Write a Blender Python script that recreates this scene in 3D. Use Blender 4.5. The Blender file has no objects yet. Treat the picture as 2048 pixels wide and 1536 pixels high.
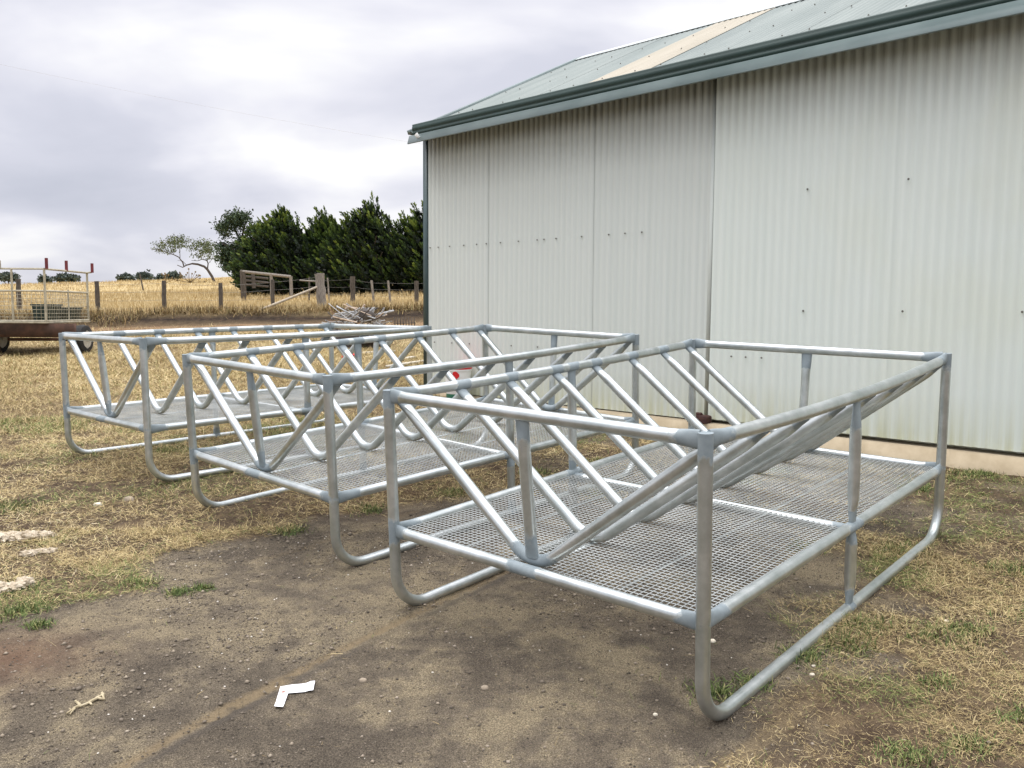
import bpy, math, random
import numpy as np
from mathutils import Matrix, Vector
rng = np.random.default_rng(7); random.seed(7)
R = math.radians
sc = bpy.context.scene
# ------------------------------------------------------------------ camera
CH, PIT, ROL, FPX = 1.5130, R(4.8668), R(0.3783), 1714.14
cam = bpy.data.objects.new('camera', bpy.data.cameras.new('camera'))
sc.collection.objects.link(cam); sc.camera = cam
fw = Vector((0, math.cos(PIT), -math.sin(PIT))); up = Vector((0, math.sin(PIT), math.cos(PIT))); rt = Vector((1, 0, 0))
cr, sr = math.cos(ROL), math.sin(ROL)
rt2 = cr*rt + sr*up; up2 = -sr*rt + cr*up
M = Matrix((rt2, up2, -fw)).transposed().to_4x4(); M.translation = Vector((0, 0, CH)); cam.matrix_world = M
cam.data.sensor_width = 36; cam.data.lens = FPX/2048*36; cam.data.clip_end = 3000; cam.data.clip_start = 0.05
# ------------------------------------------------------------------ world, sun, exposure
SUN_EL, SUN_AZ = R(72), R(-75)      # azimuth from +Y, clockwise
w = bpy.data.worlds.new('World'); sc.world = w; w.use_nodes = True
nt = w.node_tree; nt.nodes.clear()
def N(t, typ, **kw):
    n = t.nodes.new(typ)
    for k, v in kw.items(): setattr(n, k, v)
    return n
def math_(t, op, a, b=None, clamp=False):
    n = N(t, 'ShaderNodeMath', operation=op, use_clamp=clamp)
    for i, v in enumerate((a, b)):
        if v is None: continue
        if isinstance(v, (int, float)): n.inputs[i].default_value = v
        else: t.links.new(v, n.inputs[i])
    return n.outputs[0]
def ramp(t, fac, stops, interp='LINEAR'):
    n = N(t, 'ShaderNodeValToRGB'); n.color_ramp.interpolation = interp
    e = n.color_ramp.elements
    while len(e) > 1: e.remove(e[-1])
    e[0].position = stops[0][0]; e[0].color = (*stops[0][1], 1) if not isinstance(stops[0][1], (int, float)) else (stops[0][1],)*3+(1,)
    for p, c in stops[1:]:
        x = e.new(p); x.color = (*c, 1) if not isinstance(c, (int, float)) else (c, c, c, 1)
    t.links.new(fac, n.inputs[0]); return n.outputs[0]
def mix(t, fac, a, b, blend='MIX'):
    n = N(t, 'ShaderNodeMix', data_type='RGBA', blend_type=blend)
    for i, v in ((0, fac), (6, a), (7, b)):
        if isinstance(v, (int, float)): n.inputs[i].default_value = v
        elif isinstance(v, tuple): n.inputs[i].default_value = (*v, 1)
        else: t.links.new(v, n.inputs[i])
    return n.outputs[2]
def noise(t, vec, scale, detail=4, rough=.55, dist=0.0):
    n = N(t, 'ShaderNodeTexNoise'); n.inputs['Scale'].default_value = scale; n.inputs['Detail'].default_value = detail
    n.inputs['Roughness'].default_value = rough; n.inputs['Distortion'].default_value = dist
    if vec is not None: t.links.new(vec, n.inputs['Vector'])
    return n.outputs[0]
def mapping(t, vec, scale=(1, 1, 1), loc=(0, 0, 0)):
    n = N(t, 'ShaderNodeMapping'); n.inputs['Scale'].default_value = scale; n.inputs['Location'].default_value = loc
    t.links.new(vec, n.inputs['Vector']); return n.outputs[0]
tc = N(nt, 'ShaderNodeTexCoord'); sep = N(nt, 'ShaderNodeSeparateXYZ'); nt.links.new(tc.outputs['Generated'], sep.inputs[0])
zc = math_(nt, 'MAXIMUM', sep.outputs[2], 0.0)
zd = math_(nt, 'ADD', zc, 0.38)
cmb = N(nt, 'ShaderNodeCombineXYZ')
nt.links.new(math_(nt, 'DIVIDE', sep.outputs[0], zd), cmb.inputs[0]); nt.links.new(math_(nt, 'DIVIDE', sep.outputs[1], zd), cmb.inputs[1])
cmb.inputs[2].default_value = 3.1
n1 = noise(nt, mapping(nt, cmb.outputs[0], (1.9, 2.6, 1), (4.3, 0.7, 0)), 1.0, 5, .45, .25)
n2 = noise(nt, mapping(nt, cmb.outputs[0], (.75, 1.1, 1), (8.1, 2.7, 2)), 1.0, 2, .5, .1)
cl = math_(nt, 'ADD', math_(nt, 'MULTIPLY', n1, .62), math_(nt, 'MULTIPLY', n2, .45))
cloud = ramp(nt, cl, [(.35, (.55, .57, .66)), (.46, (.67, .68, .77)), (.52, (.82, .82, .89)), (.575, (.98, .975, .985))])
lift = ramp(nt, zc, [(0, .80), (.08, .93), (.38, .98), (.62, 1.0), (1, 1.0)])
zen = ramp(nt, zc, [(0, 0.0), (.42, 0.0), (.9, 1.0), (1, 1.0)])
cloud2 = mix(nt, 1.0, cloud, lift, 'MULTIPLY')
amp = math_(nt, 'ADD', math_(nt, 'MULTIPLY', zen, 2.2), 1.0)
cmb2 = N(nt, 'ShaderNodeVectorMath', operation='SCALE'); nt.links.new(cloud2, cmb2.inputs[0]); nt.links.new(amp, cmb2.inputs['Scale'])
sky = N(nt, 'ShaderNodeTexSky', sky_type='NISHITA', sun_disc=False, sun_elevation=SUN_EL, sun_rotation=SUN_AZ)
bg1 = N(nt, 'ShaderNodeBackground'); bg1.inputs[1].default_value = .05; nt.links.new(sky.outputs[0], bg1.inputs[0])
bg2 = N(nt, 'ShaderNodeBackground'); bg2.inputs[1].default_value = 1.0; nt.links.new(cmb2.outputs[0], bg2.inputs[0])
mx = N(nt, 'ShaderNodeMixShader'); mx.inputs[0].default_value = .93
nt.links.new(bg1.outputs[0], mx.inputs[1]); nt.links.new(bg2.outputs[0], mx.inputs[2])
wo = N(nt, 'ShaderNodeOutputWorld'); nt.links.new(mx.outputs[0], wo.inputs[0])
sl = bpy.data.lights.new('sun', 'SUN'); sl.energy = 1.5; sl.angle = R(32); sl.color = (1, .95, .88)
so = bpy.data.objects.new('sun', sl); sc.collection.objects.link(so)
sd = Vector((math.sin(SUN_AZ)*math.cos(SUN_EL), math.cos(SUN_AZ)*math.cos(SUN_EL), math.sin(SUN_EL)))
so.rotation_euler = sd.to_track_quat('Z', 'Y').to_euler(); so.location = sd*50
sc.view_settings.view_transform = 'Standard'; sc.view_settings.look = 'None'
sc.view_settings.exposure = 0.22; sc.view_settings.gamma = 1
sc.render.film_transparent = False
sc.cycles.max_bounces = 8
# ------------------------------------------------------------------ helpers
COL = sc.collection
def mat(name, base=(.5, .5, .5), rough=.6, metal=0.0, spec=.5):
    m = bpy.data.materials.new(name); m.use_nodes = True
    b = m.node_tree.nodes['Principled BSDF']
    b.inputs['Base Color'].default_value = (*base, 1); b.inputs['Roughness'].default_value = rough; b.inputs['Metallic'].default_value = metal
    b.inputs['Specular IOR Level'].default_value = spec
    return m, m.node_tree, b
def objcoord(t): return N(t, 'ShaderNodeTexCoord').outputs['Object']
def attr(t, name): return N(t, 'ShaderNodeAttribute', attribute_name=name)
def bump(t, b, h, strength=.3, dist=.01):
    n = N(t, 'ShaderNodeBump'); n.inputs['Strength'].default_value = strength; n.inputs['Distance'].default_value = dist
    t.links.new(h, n.inputs['Height']); t.links.new(n.outputs[0], b.inputs['Normal'])
def noisy(name, c1, c2, scale=8, rough=.7, metal=0, stretch=(1, 1, 1), bs=.2, bd=.005, lo=.35, hi=.65):
    m, t, b = mat(name, c1, rough, metal)
    f = noise(t, mapping(t, objcoord(t), stretch), scale, 6, .6)
    t.links.new(ramp(t, f, [(lo, c1), (hi, c2)]), b.inputs['Base Color'])
    if bs: bump(t, b, f, bs, bd)
    return m
def mesh_np(name, V, F4=None, F3=None, smooth=False, attrs=None, mats=None):
    """V (n,3); F4 (m,4) quads; F3 (k,3) tris"""
    me = bpy.data.meshes.new(name); V = np.asarray(V, np.float32)
    me.vertices.add(len(V)); me.vertices.foreach_set('co', V.ravel())
    L = []; S = []; tot = 0
    if F4 is not None and len(F4):
        F4 = np.asarray(F4, np.int32); L.append(F4.ravel()); S.append(np.arange(len(F4))*4); tot = len(F4)*4
    if F3 is not None and len(F3):
        F3 = np.asarray(F3, np.int32); L.append(F3.ravel()); S.append(tot+np.arange(len(F3))*3)
    L = np.concatenate(L); S = np.concatenate(S)
    me.loops.add(len(L)); me.loops.foreach_set('vertex_index', L.astype(np.int32))
    me.polygons.add(len(S)); me.polygons.foreach_set('loop_start', S.astype(np.int32))
    me.update(calc_edges=True)
    if smooth: me.polygons.foreach_set('use_smooth', np.ones(len(S), bool))
    for k, v in (attrs or {}).items():
        v = np.asarray(v, np.float32)
        if v.ndim == 1: a = me.attributes.new(k, 'FLOAT', 'POINT'); a.data.foreach_set('value', v)
        else: a = me.attributes.new(k, 'FLOAT_COLOR', 'POINT'); a.data.foreach_set('color', v.ravel())
    for m in (mats or []): me.materials.append(m)
    me.validate()
    return me
class MB:
    def __init__(s): s.V = []; s.Q = []; s.T = []; s.A = []; s.n = 0; s.SM = []
    def add(s, V, Q=(), T=(), a=0.0):
        V = np.asarray(V, float); s.V.append(V)
        if len(Q): s.Q.append(np.asarray(Q)+s.n)
        if len(T): s.T.append(np.asarray(T)+s.n)
        s.A.append(np.full(len(V), a) if np.isscalar(a) else np.asarray(a)); s.n += len(V)
        return s
    def box(s, c, size, ax=None, a=0.0, bev=0.0):
        c = np.asarray(c, float); h = np.asarray(size, float)/2
        ax = np.eye(3) if ax is None else np.asarray(ax, float)
        if bev <= 0:
            P = np.array([[x, y, z] for x in (-1, 1) for y in (-1, 1) for z in (-1, 1)])*h
            Q = [(0, 1, 3, 2), (4, 6, 7, 5), (0, 4, 5, 1), (2, 3, 7, 6), (0, 2, 6, 4), (1, 5, 7, 3)]
            return s.add(c+P@ax, Q, a=a)
        # chamfered in the x-y section of the box (long axis z)
        b = min(bev, h[0]*.45, h[1]*.45)
        sec = [(-h[0]+b, -h[1]), (h[0]-b, -h[1]), (h[0], -h[1]+b), (h[0], h[1]-b), (h[0]-b, h[1]), (-h[0]+b, h[1]), (-h[0], h[1]-b), (-h[0], -h[1]+b)]
        P = np.array([[x, y, z] for z in (-h[2], h[2]) for x, y in sec])
        Q = [(i, (i+1) % 8, 8+(i+1) % 8, 8+i) for i in range(8)]+[(0, 7, 6, 5), (0, 5, 4, 3), (0, 3, 2, 1)][:0]
        n0 = len(P); T = [(0, i+1, i) for i in range(1, 7)]+[(8, 8+i, 8+i+1) for i in range(1, 7)]
        return s.add(c+P@ax, Q, T, a=a)
    def tube(s, path, r, k=12, ref=(0, 0, 1), sn=None, sb=None, a=None, cap=True):
        path = np.asarray(path, float); n = len(path); ref = np.asarray(ref, float)
        r = np.full(n, r) if np.isscalar(r) else np.asarray(r, float)
        sn = np.ones(n) if sn is None else np.asarray(sn); sb = np.ones(n) if sb is None else np.asarray(sb)
        T = np.gradient(path, axis=0); T /= np.linalg.norm(T, axis=1)[:, None]+1e-12
        Nn = ref-T*(T@ref)[:, None]; ln = np.linalg.norm(Nn, axis=1)
        bad = ln < 1e-3
        if bad.any(): Nn[bad] = np.cross(T[bad], [1, .13, 0])
        Nn /= np.linalg.norm(Nn, axis=1)[:, None]; B = np.cross(T, Nn)
        th = np.arange(k)/k*2*np.pi
        P = path[:, None]+(np.cos(th)[None, :, None]*Nn[:, None]*(r*sn)[:, None, None])+(np.sin(th)[None, :, None]*B[:, None]*(r*sb)[:, None, None])
        i = np.arange(n-1)[:, None]*k; j = np.arange(k)[None]; j2 = (j+1) % k
        Q = np.stack([i+j, i+j2, i+k+j2, i+k+j], -1).reshape(-1, 4)
        V = P.reshape(-1, 3); tri = []
        av = np.zeros(n*k) if a is None else (np.full(n*k, a) if np.isscalar(a) else np.repeat(np.asarray(a), k))
        if cap:
            V = np.vstack([V, path[0]-T[0]*r[0]*.08, path[-1]+T[-1]*r[-1]*.08]); c0, c1 = n*k, n*k+1
            tri = [(c0, (q+1) % k, q) for q in range(k)]+[(c1, (n-1)*k+q, (n-1)*k+(q+1) % k) for q in range(k)]
            av = np.append(av, [av[0], av[-1]])
        return s.add(V, Q, tri, a=av)
    def build(s, name, m, parent=None, smooth=False, attrname='paint'):
        me = mesh_np(name, np.vstack(s.V), np.vstack(s.Q) if s.Q else None, np.vstack(s.T) if s.T else None, smooth, {attrname: np.concatenate(s.A)}, [m] if m else None)
        if smooth:
            try: me.set_sharp_from_angle(angle=R(42))
            except Exception: pass
        return link(name, me, parent)
def link(name, me, parent=None):
    o = bpy.data.objects.new(name, me); COL.objects.link(o)
    if parent is not None: o.parent = parent
    return o
def tag(o, label=None, cat=None, group=None, kind=None):
    if label: o['label'] = label
    if cat: o['category'] = cat
    if group: o['group'] = group
    if kind: o['kind'] = kind
    return o
def empty(name, loc=(0, 0, 0), rz=0, mw=None):
    o = bpy.data.objects.new(name, None); COL.objects.link(o); o.empty_display_size = .2
    if mw is not None: o.matrix_world = mw
    else: o.location = loc; o.rotation_euler = (0, 0, rz)
    return o
def copy_tree(o, parent=None):
    c = o.copy(); COL.objects.link(c)
    if parent is not None: c.parent = parent
    for ch in list(o.children): copy_tree(ch, c)
    return c
def lin(a, b, n): return np.asarray(a, float)+(np.asarray(b, float)-np.asarray(a, float))*np.linspace(0, 1, n)[:, None]
def sstep(a, b, x):
    t = np.clip((x-a)/(b-a), 0, 1); return t*t*(3-2*t)
def vnoise(x, y, seed=0, oct=4, f=1.0):
    """cheap value noise, vectorised, 0..1"""
    out = 0; amp = 1; tot = 0
    for o in range(oct):
        X = x*f+seed*17.3+o*31.7; Y = y*f-seed*9.1+o*11.9
        xi = np.floor(X); yi = np.floor(Y); u = X-xi; v = Y-yi; u = u*u*(3-2*u); v = v*v*(3-2*v)
        def h(a, b): 
            q = np.sin(a*127.1+b*311.7+seed*74.7)*43758.5453; return q-np.floor(q)
        out = out+amp*((h(xi, yi)*(1-u)+h(xi+1, yi)*u)*(1-v)+(h(xi, yi+1)*(1-u)+h(xi+1, yi+1)*u)*v)
        tot += amp; amp *= .5; f *= 2.03
    return out/tot
# ------------------------------------------------------------------ terrain function
GX, GY = .0212, .0503
FEED = [(-.5062, 3.7450, .7308, -.0202, .0130, -.0041), (-1.9878, 5.3511, .7701, -.0063, .0131, -.0084), (-3.6146, 6.9330, .7628, .0254, -.0272, .0188)]
FL, FW, TZ = 2.5683, 1.5310, .3949
cp = []
for X, Y, a, z0, tu, tv in FEED:
    for u in (0, .5, 1):
        for v in (0, 1):
            cp.append((X+math.sin(a)*u*FL+math.cos(a)*v*FW, Y+math.cos(a)*u*FL-math.sin(a)*v*FW, z0+tu*u*FL+tv*v*FW))
cp += [(3.6, 5.8, .03), (2.6, 6.9, .0), (0, 9.5, 0), (-2, 2, 0), (1, 1.5, 0), (3, 3, 0), (-6, 5, 0), (-7, 9, 0), (-3, 11, 0), (3, 4.6, .01), (-3, 4, 0)]
cp = np.array(cp)
def gz(x, y, detail=True):
    x = np.asarray(x, float); y = np.asarray(y, float)
    near = GX*x+GY*y
    ww = 0; acc = 0
    for cx, cy, cz in cp:
        g = np.exp(-((x-cx)**2+(y-cy)**2)/(2*.45**2)); ww = ww+g; acc = acc+g*cz
    near = near+acc/(ww+.08)
    wob = (vnoise(x, y*0+3, 5, 2, .35)-.5)*.9
    k = sstep(24.9, 26.2, y+wob)
    lat0 = .0212*np.clip(x+7, -25, 25)
    lat1 = .06*np.clip(x+64, -18, 70)
    ky = sstep(26, 150, y)
    yy = np.minimum(y, 150)-26
    far = 1.43+.0355*yy+lat0*(1-ky)+lat1*ky+np.where(y > 150, -(1-np.exp(-(y-150)/40))*1.2, 0)
    far = far+(vnoise(x, y, 9, 3, .3)-.5)*.12*sstep(26, 32, y)
    z = near*(1-k)+far*k
    z = np.where(y < -10, -.5+0*x, z)
    z = z+(vnoise(x, y, 2, 3, .7)-.5)*.25*sstep(11, 17, y)*(1-k)*.5
    if detail:
        z = z+(vnoise(x, y, 3, 4, 3.2)-.5)*.022*(y < 30)+(vnoise(x, y, 4, 3, 19)-.5)*.011*(y < 9)
    return z
def gz1(x, y): return float(gz(np.array([x]), np.array([y]))[0])
def ptpx(px, D): return (px-1024)/1714.14*D*.9965   # world x of a pixel column at distance D
# gravel patch outline (plan view, metres)
GRAVEL = np.array([(-2.6, 1.0), (-2.5, 2.6), (-2.35, 3.35), (-2.19, 3.57), (-2.04, 3.82), (-1.86, 4.05), (-1.92, 4.38), (-1.55, 4.70), (-1.16, 5.12), (-.83, 5.22), (-.35, 5.45), (.15, 5.5), (.7, 5.35), (1.25, 4.95), (1.62, 4.3), (1.28, 3.55), (.84, 2.93), (.66, 2.49), (.75, 1.6), (1.2, .6), (1.5, -1), (-2.5, -1)])
def sdf_poly(x, y, P):
    d = np.full(x.shape, 1e9); inside = np.zeros(x.shape, bool); n = len(P)
    for i in range(n):
        ax, ay = P[i]; bx, by = P[(i+1) % n]
        ex, ey = bx-ax, by-ay; t = np.clip(((x-ax)*ex+(y-ay)*ey)/(ex*ex+ey*ey), 0, 1)
        d = np.minimum(d, np.hypot(x-ax-ex*t, y-ay-ey*t))
        c = ((ay > y) != (by > y)) & (x < (bx-ax)*(y-ay)/(by-ay+1e-12)+ax); inside ^= c
    return np.where(inside, -d, d)
def cover(x, y):
    """0 bare gravel .. 1 full straw"""
    d = sdf_poly(x, y, GRAVEL)+(vnoise(x, y, 11, 4, 2.2)-.5)*.55
    c = sstep(-.05, .22, d)
    right = sstep(.5, 1.1, x)*(1-sstep(7.0, 9.0, y))
    patch = vnoise(x, y, 12, 4, 1.9)
    c = c*(1-right*.72*sstep(.50, .66, 1-patch))
    mid = sstep(-1.6, -.6, x)*sstep(4.2, 5, y)*(1-sstep(6.5, 9.5, y))
    c = c*(1-mid*.6*sstep(.45, .65, vnoise(x, y, 14, 4, 2.0)))
    return c
# ------------------------------------------------------------------ ground sheet
def axis_pts(fine0, fine1, step, lo, hi, grow=1.06):
    c = list(np.arange(fine0, fine1, step)); s = step; p = c[-1]
    while p < hi: s *= grow; p += s; c.append(p)
    s = step; p = c[0]; l = []
    while p > lo: s *= grow; p -= s; l.append(p)
    return np.array(l[::-1]+c)
xs = axis_pts(-3.6, 3.6, .022, -700, 700, 1.05); ys = axis_pts(1.9, 7.4, .022, -120, 900, 1.04)
GXX, GYY = np.meshgrid(xs, ys); fx, fy = GXX.ravel(), GYY.ravel()
zz = gz(fx, fy)
cov = cover(fx, fy)
zz = zz+cov*(vnoise(fx, fy, 6, 3, 9)-.35)*.022*(fy < 24)*(fy > 0)
# tyre line pressed into the gravel
TR = [np.array([(.23, 4.55), (-.28, 3.93), (-.81, 3.21), (-1.02, 2.86), (-1.3, 2.35)]), np.array([(1.05, 2.9), (.75, 2.62), (.55, 2.42), (.35, 2.1)]), np.array([(-.6, 5.3), (-1.3, 4.5), (-1.05, 4.75)])[:2]]
trk = np.zeros(len(fx)); trd = np.zeros(len(fx))
near = (fy > 1) & (fy < 6)
for ti, P in enumerate(TR):
    for i in range(len(P)-1):
        a, b = P[i], P[i+1]; e = b-a; L2 = e@e
        t = np.clip(((fx-a[0])*e[0]+(fy-a[1])*e[1])/L2, 0, 1)
        d = np.hypot(fx-a[0]-e[0]*t, fy-a[1]-e[1]*t); sidev = (fx-a[0])*e[1]-(fy-a[1])*e[0]
        wv = (vnoise(fx, fy, 21+ti, 3, 7)-.5)*.03
        kk = [1, .8, .35][ti]*(.72+.28*sstep(.3, .55, vnoise(fx, fy, 70, 3, 1.6)))
        trk = np.maximum(trk, kk*(1-sstep(.014, .036, d+wv))*near)
        if ti == 0: dd = np.abs(d-.062+wv*.6); trd = np.maximum(trd, kk*(1-sstep(.008, .022, dd))*(sidev < 0)*near*sstep(.35, .5, vnoise(fx, fy, 71, 3, 2.5)+.1))
zz = zz-trk*.006+trd*.008*vnoise(fx, fy, 30, 2, 60)
redm = np.exp(-((fx+2.05)**2/.12+(fy-3.3)**2/.06))*1.2+(sstep(20.8, 22.3, fy)*(1-sstep(24.6, 25.2, fy)))*1.1+np.exp(-((fx+1.0)**2+(fy-5.6)**2)/.15)*.4
redm = np.clip(redm*(.55+vnoise(fx, fy, 33, 3, 3)), 0, 1)
bank = sstep(24.6, 25.1, fy)*(1-sstep(26.0, 26.7, fy+(vnoise(fx, fy, 35, 3, .8)-.5)*1.0))
farm = sstep(26.0, 27.0, fy)
att = np.stack([cov, redm, farm, bank], -1); att2 = np.stack([trk, trd, np.zeros_like(trk), np.ones_like(trk)], -1)
nx, ny = len(xs), len(ys)
I = (np.arange(ny-1)[:, None]*nx+np.arange(nx-1)[None]).ravel()
gm, t, b = mat('ground_soil', (.2, .15, .1), .95, 0, .15)
pos = N(t, 'ShaderNodeNewGeometry').outputs['Position']
A = attr(t, 'cov'); sA = N(t, 'ShaderNodeSeparateColor'); t.links.new(A.outputs['Color'], sA.inputs[0])
A2 = attr(t, 'trk'); sB = N(t, 'ShaderNodeSeparateColor'); t.links.new(A2.outputs['Color'], sB.inputs[0])
big = noise(t, mapping(t, pos, (1, 1.0, 1)), 1.7, 5, .6, .4); midn = noise(t, pos, 7, 6, .65); fine = noise(t, pos, 70, 4, .7); fin2 = noise(t, pos, 220, 3, .7)
vor = N(t, 'ShaderNodeTexVoronoi'); vor.inputs['Scale'].default_value = 150; t.links.new(pos, vor.inputs['Vector'])
mixn = math_(t, 'ADD', math_(t, 'MULTIPLY', big, .6), math_(t, 'MULTIPLY', midn, .4))
grav = ramp(t, mixn, [(.42, (.155, .128, .097)), (.49, (.225, .185, .135)), (.57, (.36, .295, .195))])
spk = ramp(t, fin2, [(.3, .3), (.5, .85), (.70, 1.9)]); grav = mix(t, .9, grav, mix(t, 1, grav, spk, 'MULTIPLY'))
spk2 = ramp(t, vor.outputs['Distance'], [(0, 1.25), (.35, .95), (.7, .55)]); grav = mix(t, .5, grav, mix(t, 1, grav, spk2, 'MULTIPLY'))
soil = ramp(t, midn, [(.35, (.085, .058, .038)), (.5, (.14, .10, .065)), (.68, (.24, .175, .10))])
soil = mix(t, .6, soil, mix(t, 1, soil, ramp(t, fine, [(.3, .5), (.7, 1.5)]), 'MULTIPLY'))
sxyz = N(t, 'ShaderNodeSeparateXYZ'); t.links.new(pos, sxyz.inputs[0])
straw_far = ramp(t, noise(t, mapping(t, pos, (1, .6, 1)), 3.5, 6, .7), [(.33, (.155, .11, .055)), (.5, (.30, .22, .11)), (.66, (.42, .325, .175))])
kfar = ramp(t, math_(t, 'DIVIDE', sxyz.outputs[1], 20.0), [(.32, 0.0), (.62, .85)])
soil = mix(t, kfar, soil, straw_far)
col = mix(t, sA.outputs[0], grav, soil)
col = mix(t, math_(t, 'MULTIPLY', sA.outputs[1], .48), col, mix(t, fine, (.20, .10, .06), (.27, .15, .09)))
col = mix(t, math_(t, 'MULTIPLY', sB.outputs[0], .8), col, mix(t, fine, (.24, .18, .105), (.37, .285, .175)))
col = mix(t, math_(t, 'MULTIPLY', sB.outputs[1], .7), col, mix(t, fin2, (.02, .017, .015), (.20, .17, .14)))
fld = ramp(t, noise(t, mapping(t, pos, (.5, .16, 1)), 1.0, 6, .7), [(.32, (.33, .235, .11)), (.5, (.46, .345, .165)), (.68, (.56, .44, .235))])
fld = mix(t, .35, fld, mix(t, 1, fld, ramp(t, noise(t, mapping(t, pos, (1, .15, 1)), 6, 3, .6), [(.3, .6), (.7, 1.35)]), 'MULTIPLY'))
col = mix(t, sA.outputs[2], col, fld)
bk = A.outputs['Alpha']; col = mix(t, bk, col, ramp(t, midn, [(.35, (.012, .008, .006)), (.52, (.028, .018, .013)), (.68, (.075, .048, .03))]))
t.links.new(col, b.inputs['Base Color'])
midb = noise(t, pos, 28, 5, .65)
hsum = math_(t, 'ADD', math_(t, 'MULTIPLY', fin2, .5), math_(t, 'ADD', math_(t, 'MULTIPLY', fine, .8), math_(t, 'MULTIPLY', vor.outputs['Distance'], -.35)))
hsum = math_(t, 'ADD', hsum, math_(t, 'MULTIPLY', midb, 2.6)); bump(t, b, hsum, 1.0, .018)
me = mesh_np('ground', np.stack([fx, fy, zz], -1), np.stack([I, I+1, I+nx+1, I+nx], -1), None, True, {'cov': att, 'trk': att2}, [gm])
tag(link('ground', me), kind='structure')
# ------------------------------------------------------------------ grass, straw, gravel (uncountable)
def blade_mat(name, stops, rough=.75, trans=.0):
    m, t, b = mat(name, (.3, .25, .12), rough, 0, .25)
    c = ramp(t, attr(t, 'tone').outputs['Fac'], stops)
    t.links.new(c, b.inputs['Base Color']); return m
straw_m = blade_mat('straw', [(0, (.08, .056, .028)), (.2, (.26, .188, .086)), (.5, (.52, .405, .20)), (.78, (.70, .575, .32)), (.86, (.80, .70, .48)), (.9, (.20, .23, .07)), (1, (.13, .19, .05))])
green_m = blade_mat('green_grass', [(0, (.05, .075, .022)), (.5, (.095, .14, .038)), (.8, (.19, .22, .075)), (1, (.40, .35, .16))])
gold_m = blade_mat('gold_grass', [(0, (.31, .225, .11)), (.4, (.46, .35, .175)), (.75, (.57, .455, .25)), (1, (.70, .60, .38))])
def blades(name, x, y, length, width, elev, tone, m, label=None, bend=.4, zoff=0.0, lean=None, kind='stuff'):
    n = len(x); z = gz(x, y)+zoff
    az = rng.uniform(0, 2*np.pi, n) if lean is None else lean
    D = np.stack([np.cos(az)*np.cos(elev), np.sin(az)*np.cos(elev), np.sin(elev)], -1)
    D2 = D.copy(); tw = rng.normal(0, bend, n); c, s = np.cos(tw), np.sin(tw)
    D2[:, 0], D2[:, 1] = D[:, 0]*c-D[:, 1]*s, D[:, 0]*s+D[:, 1]*c; D2[:, 2] -= rng.uniform(.0, .5, n)*bend*2; 
    S = np.stack([-np.sin(az), np.cos(az), rng.uniform(-.6, .6, n)], -1); S /= np.linalg.norm(S, axis=1)[:, None]
    P0 = np.stack([x, y, z], -1); l = length[:, None]; wd = width[:, None]/2
    P1 = P0+D*l*.55; P2 = P1+D2*l*.45; P2[:, 2] = np.maximum(P2[:, 2], z+.002)
    V = np.stack([P0-S*wd, P0+S*wd, P1+S*wd*.85, P1-S*wd*.85, P2], 1).reshape(-1, 3)
    i = np.arange(n)*5
    Q = np.stack([i, i+1, i+2, i+3], -1); T = np.stack([i+3, i+2, i+4], -1)
    me = mesh_np(name, V, Q, T, False, {'tone': np.repeat(tone, 5)}, [m])
    o = link(name, me); tag(o, kind=kind, label=label); return o
def scatter(n, D0, D1, pad=.06, px0=-60, px1=2110, power=1.0):
    """random plan points inside the visible wedge, about even in area"""
    D = np.sqrt(rng.uniform(D0**2, D1**2, n)); px = rng.uniform(px0, px1, n)
    return (px-1024)/1714*D, D
C0 = np.array((-1.064, 10.567)); WD = np.array((math.cos(.78442), -math.sin(.78442))); WN = np.array((math.sin(.78442), math.cos(.78442)))
def in_shed(x, y, m=-.08):
    s = (x-C0[0])*WD[0]+(y-C0[1])*WD[1]; d = (x-C0[0])*WN[0]+(y-C0[1])*WN[1]; return (s > -.05) & (d > m)
X, Y = [], []
for n, d0, d1 in ((380000, 1.9, 5.0), (270000, 5.0, 9.0), (190000, 9.0, 16), (90000, 16, 24.3)):
    x, y = scatter(n, d0, d1, px0=-120, px1=2200 if d0 < 9 else 880); X.append(x); Y.append(y)
for n, d0, d1, p0, p1 in ((80000, 2.2, 9, -1500, -120), (50000, 9, 22, -1000, -120), (60000, 2.2, 9, 2200, 3300)):
    x, y = scatter(n, d0, d1, px0=p0, px1=p1); X.append(x); Y.append(y)
X = np.concatenate(X); Y = np.concatenate(Y)
tuft = vnoise(X, Y, 40, 3, 3.4)
dens = cover(X, Y)*(.35+1.0*sstep(.38, .6, tuft))
# thinner soil strip near the bank and trodden places
dens *= 1-.93*sstep(21.2, 22.2, Y); dens *= np.where(Y < 1.9, 0, 1)
k = (rng.uniform(0, 1, len(X)) < dens+.002*(Y < 5)) & ~in_shed(X, Y)
X, Y, tuft = X[k], Y[k], tuft[k]; sc_ = np.clip(Y/5, .55, 4)
n = len(X)
grn = vnoise(X, Y, 44, 3, 1.1); tone = np.clip(rng.beta(2.2, 2.2, n)*.8+.04+(vnoise(X, Y, 45, 3, .9)-.5)*.35, 0, .86)
isg = rng.uniform(0, 1, n) < .06+.45*sstep(.50, .68, grn)*np.where(X > 0, 1.4, 1)*(Y < 9); tone[isg] = rng.uniform(.9, 1, isg.sum())
blades('dry_grass', X, Y, rng.gamma(3.0, .0125, n).clip(.012, .09)*sc_**.6*(.6+.8*tuft), rng.uniform(.0011, .0026, n)*sc_**.95, np.abs(rng.normal(0, .33, n))+.03+np.where(Y > 8, .35, 0)*rng.uniform(0, 1, n), tone, straw_m, 'short dry straw grass covering the yard', bend=.32, zoff=rng.uniform(0, .012, n))
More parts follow.
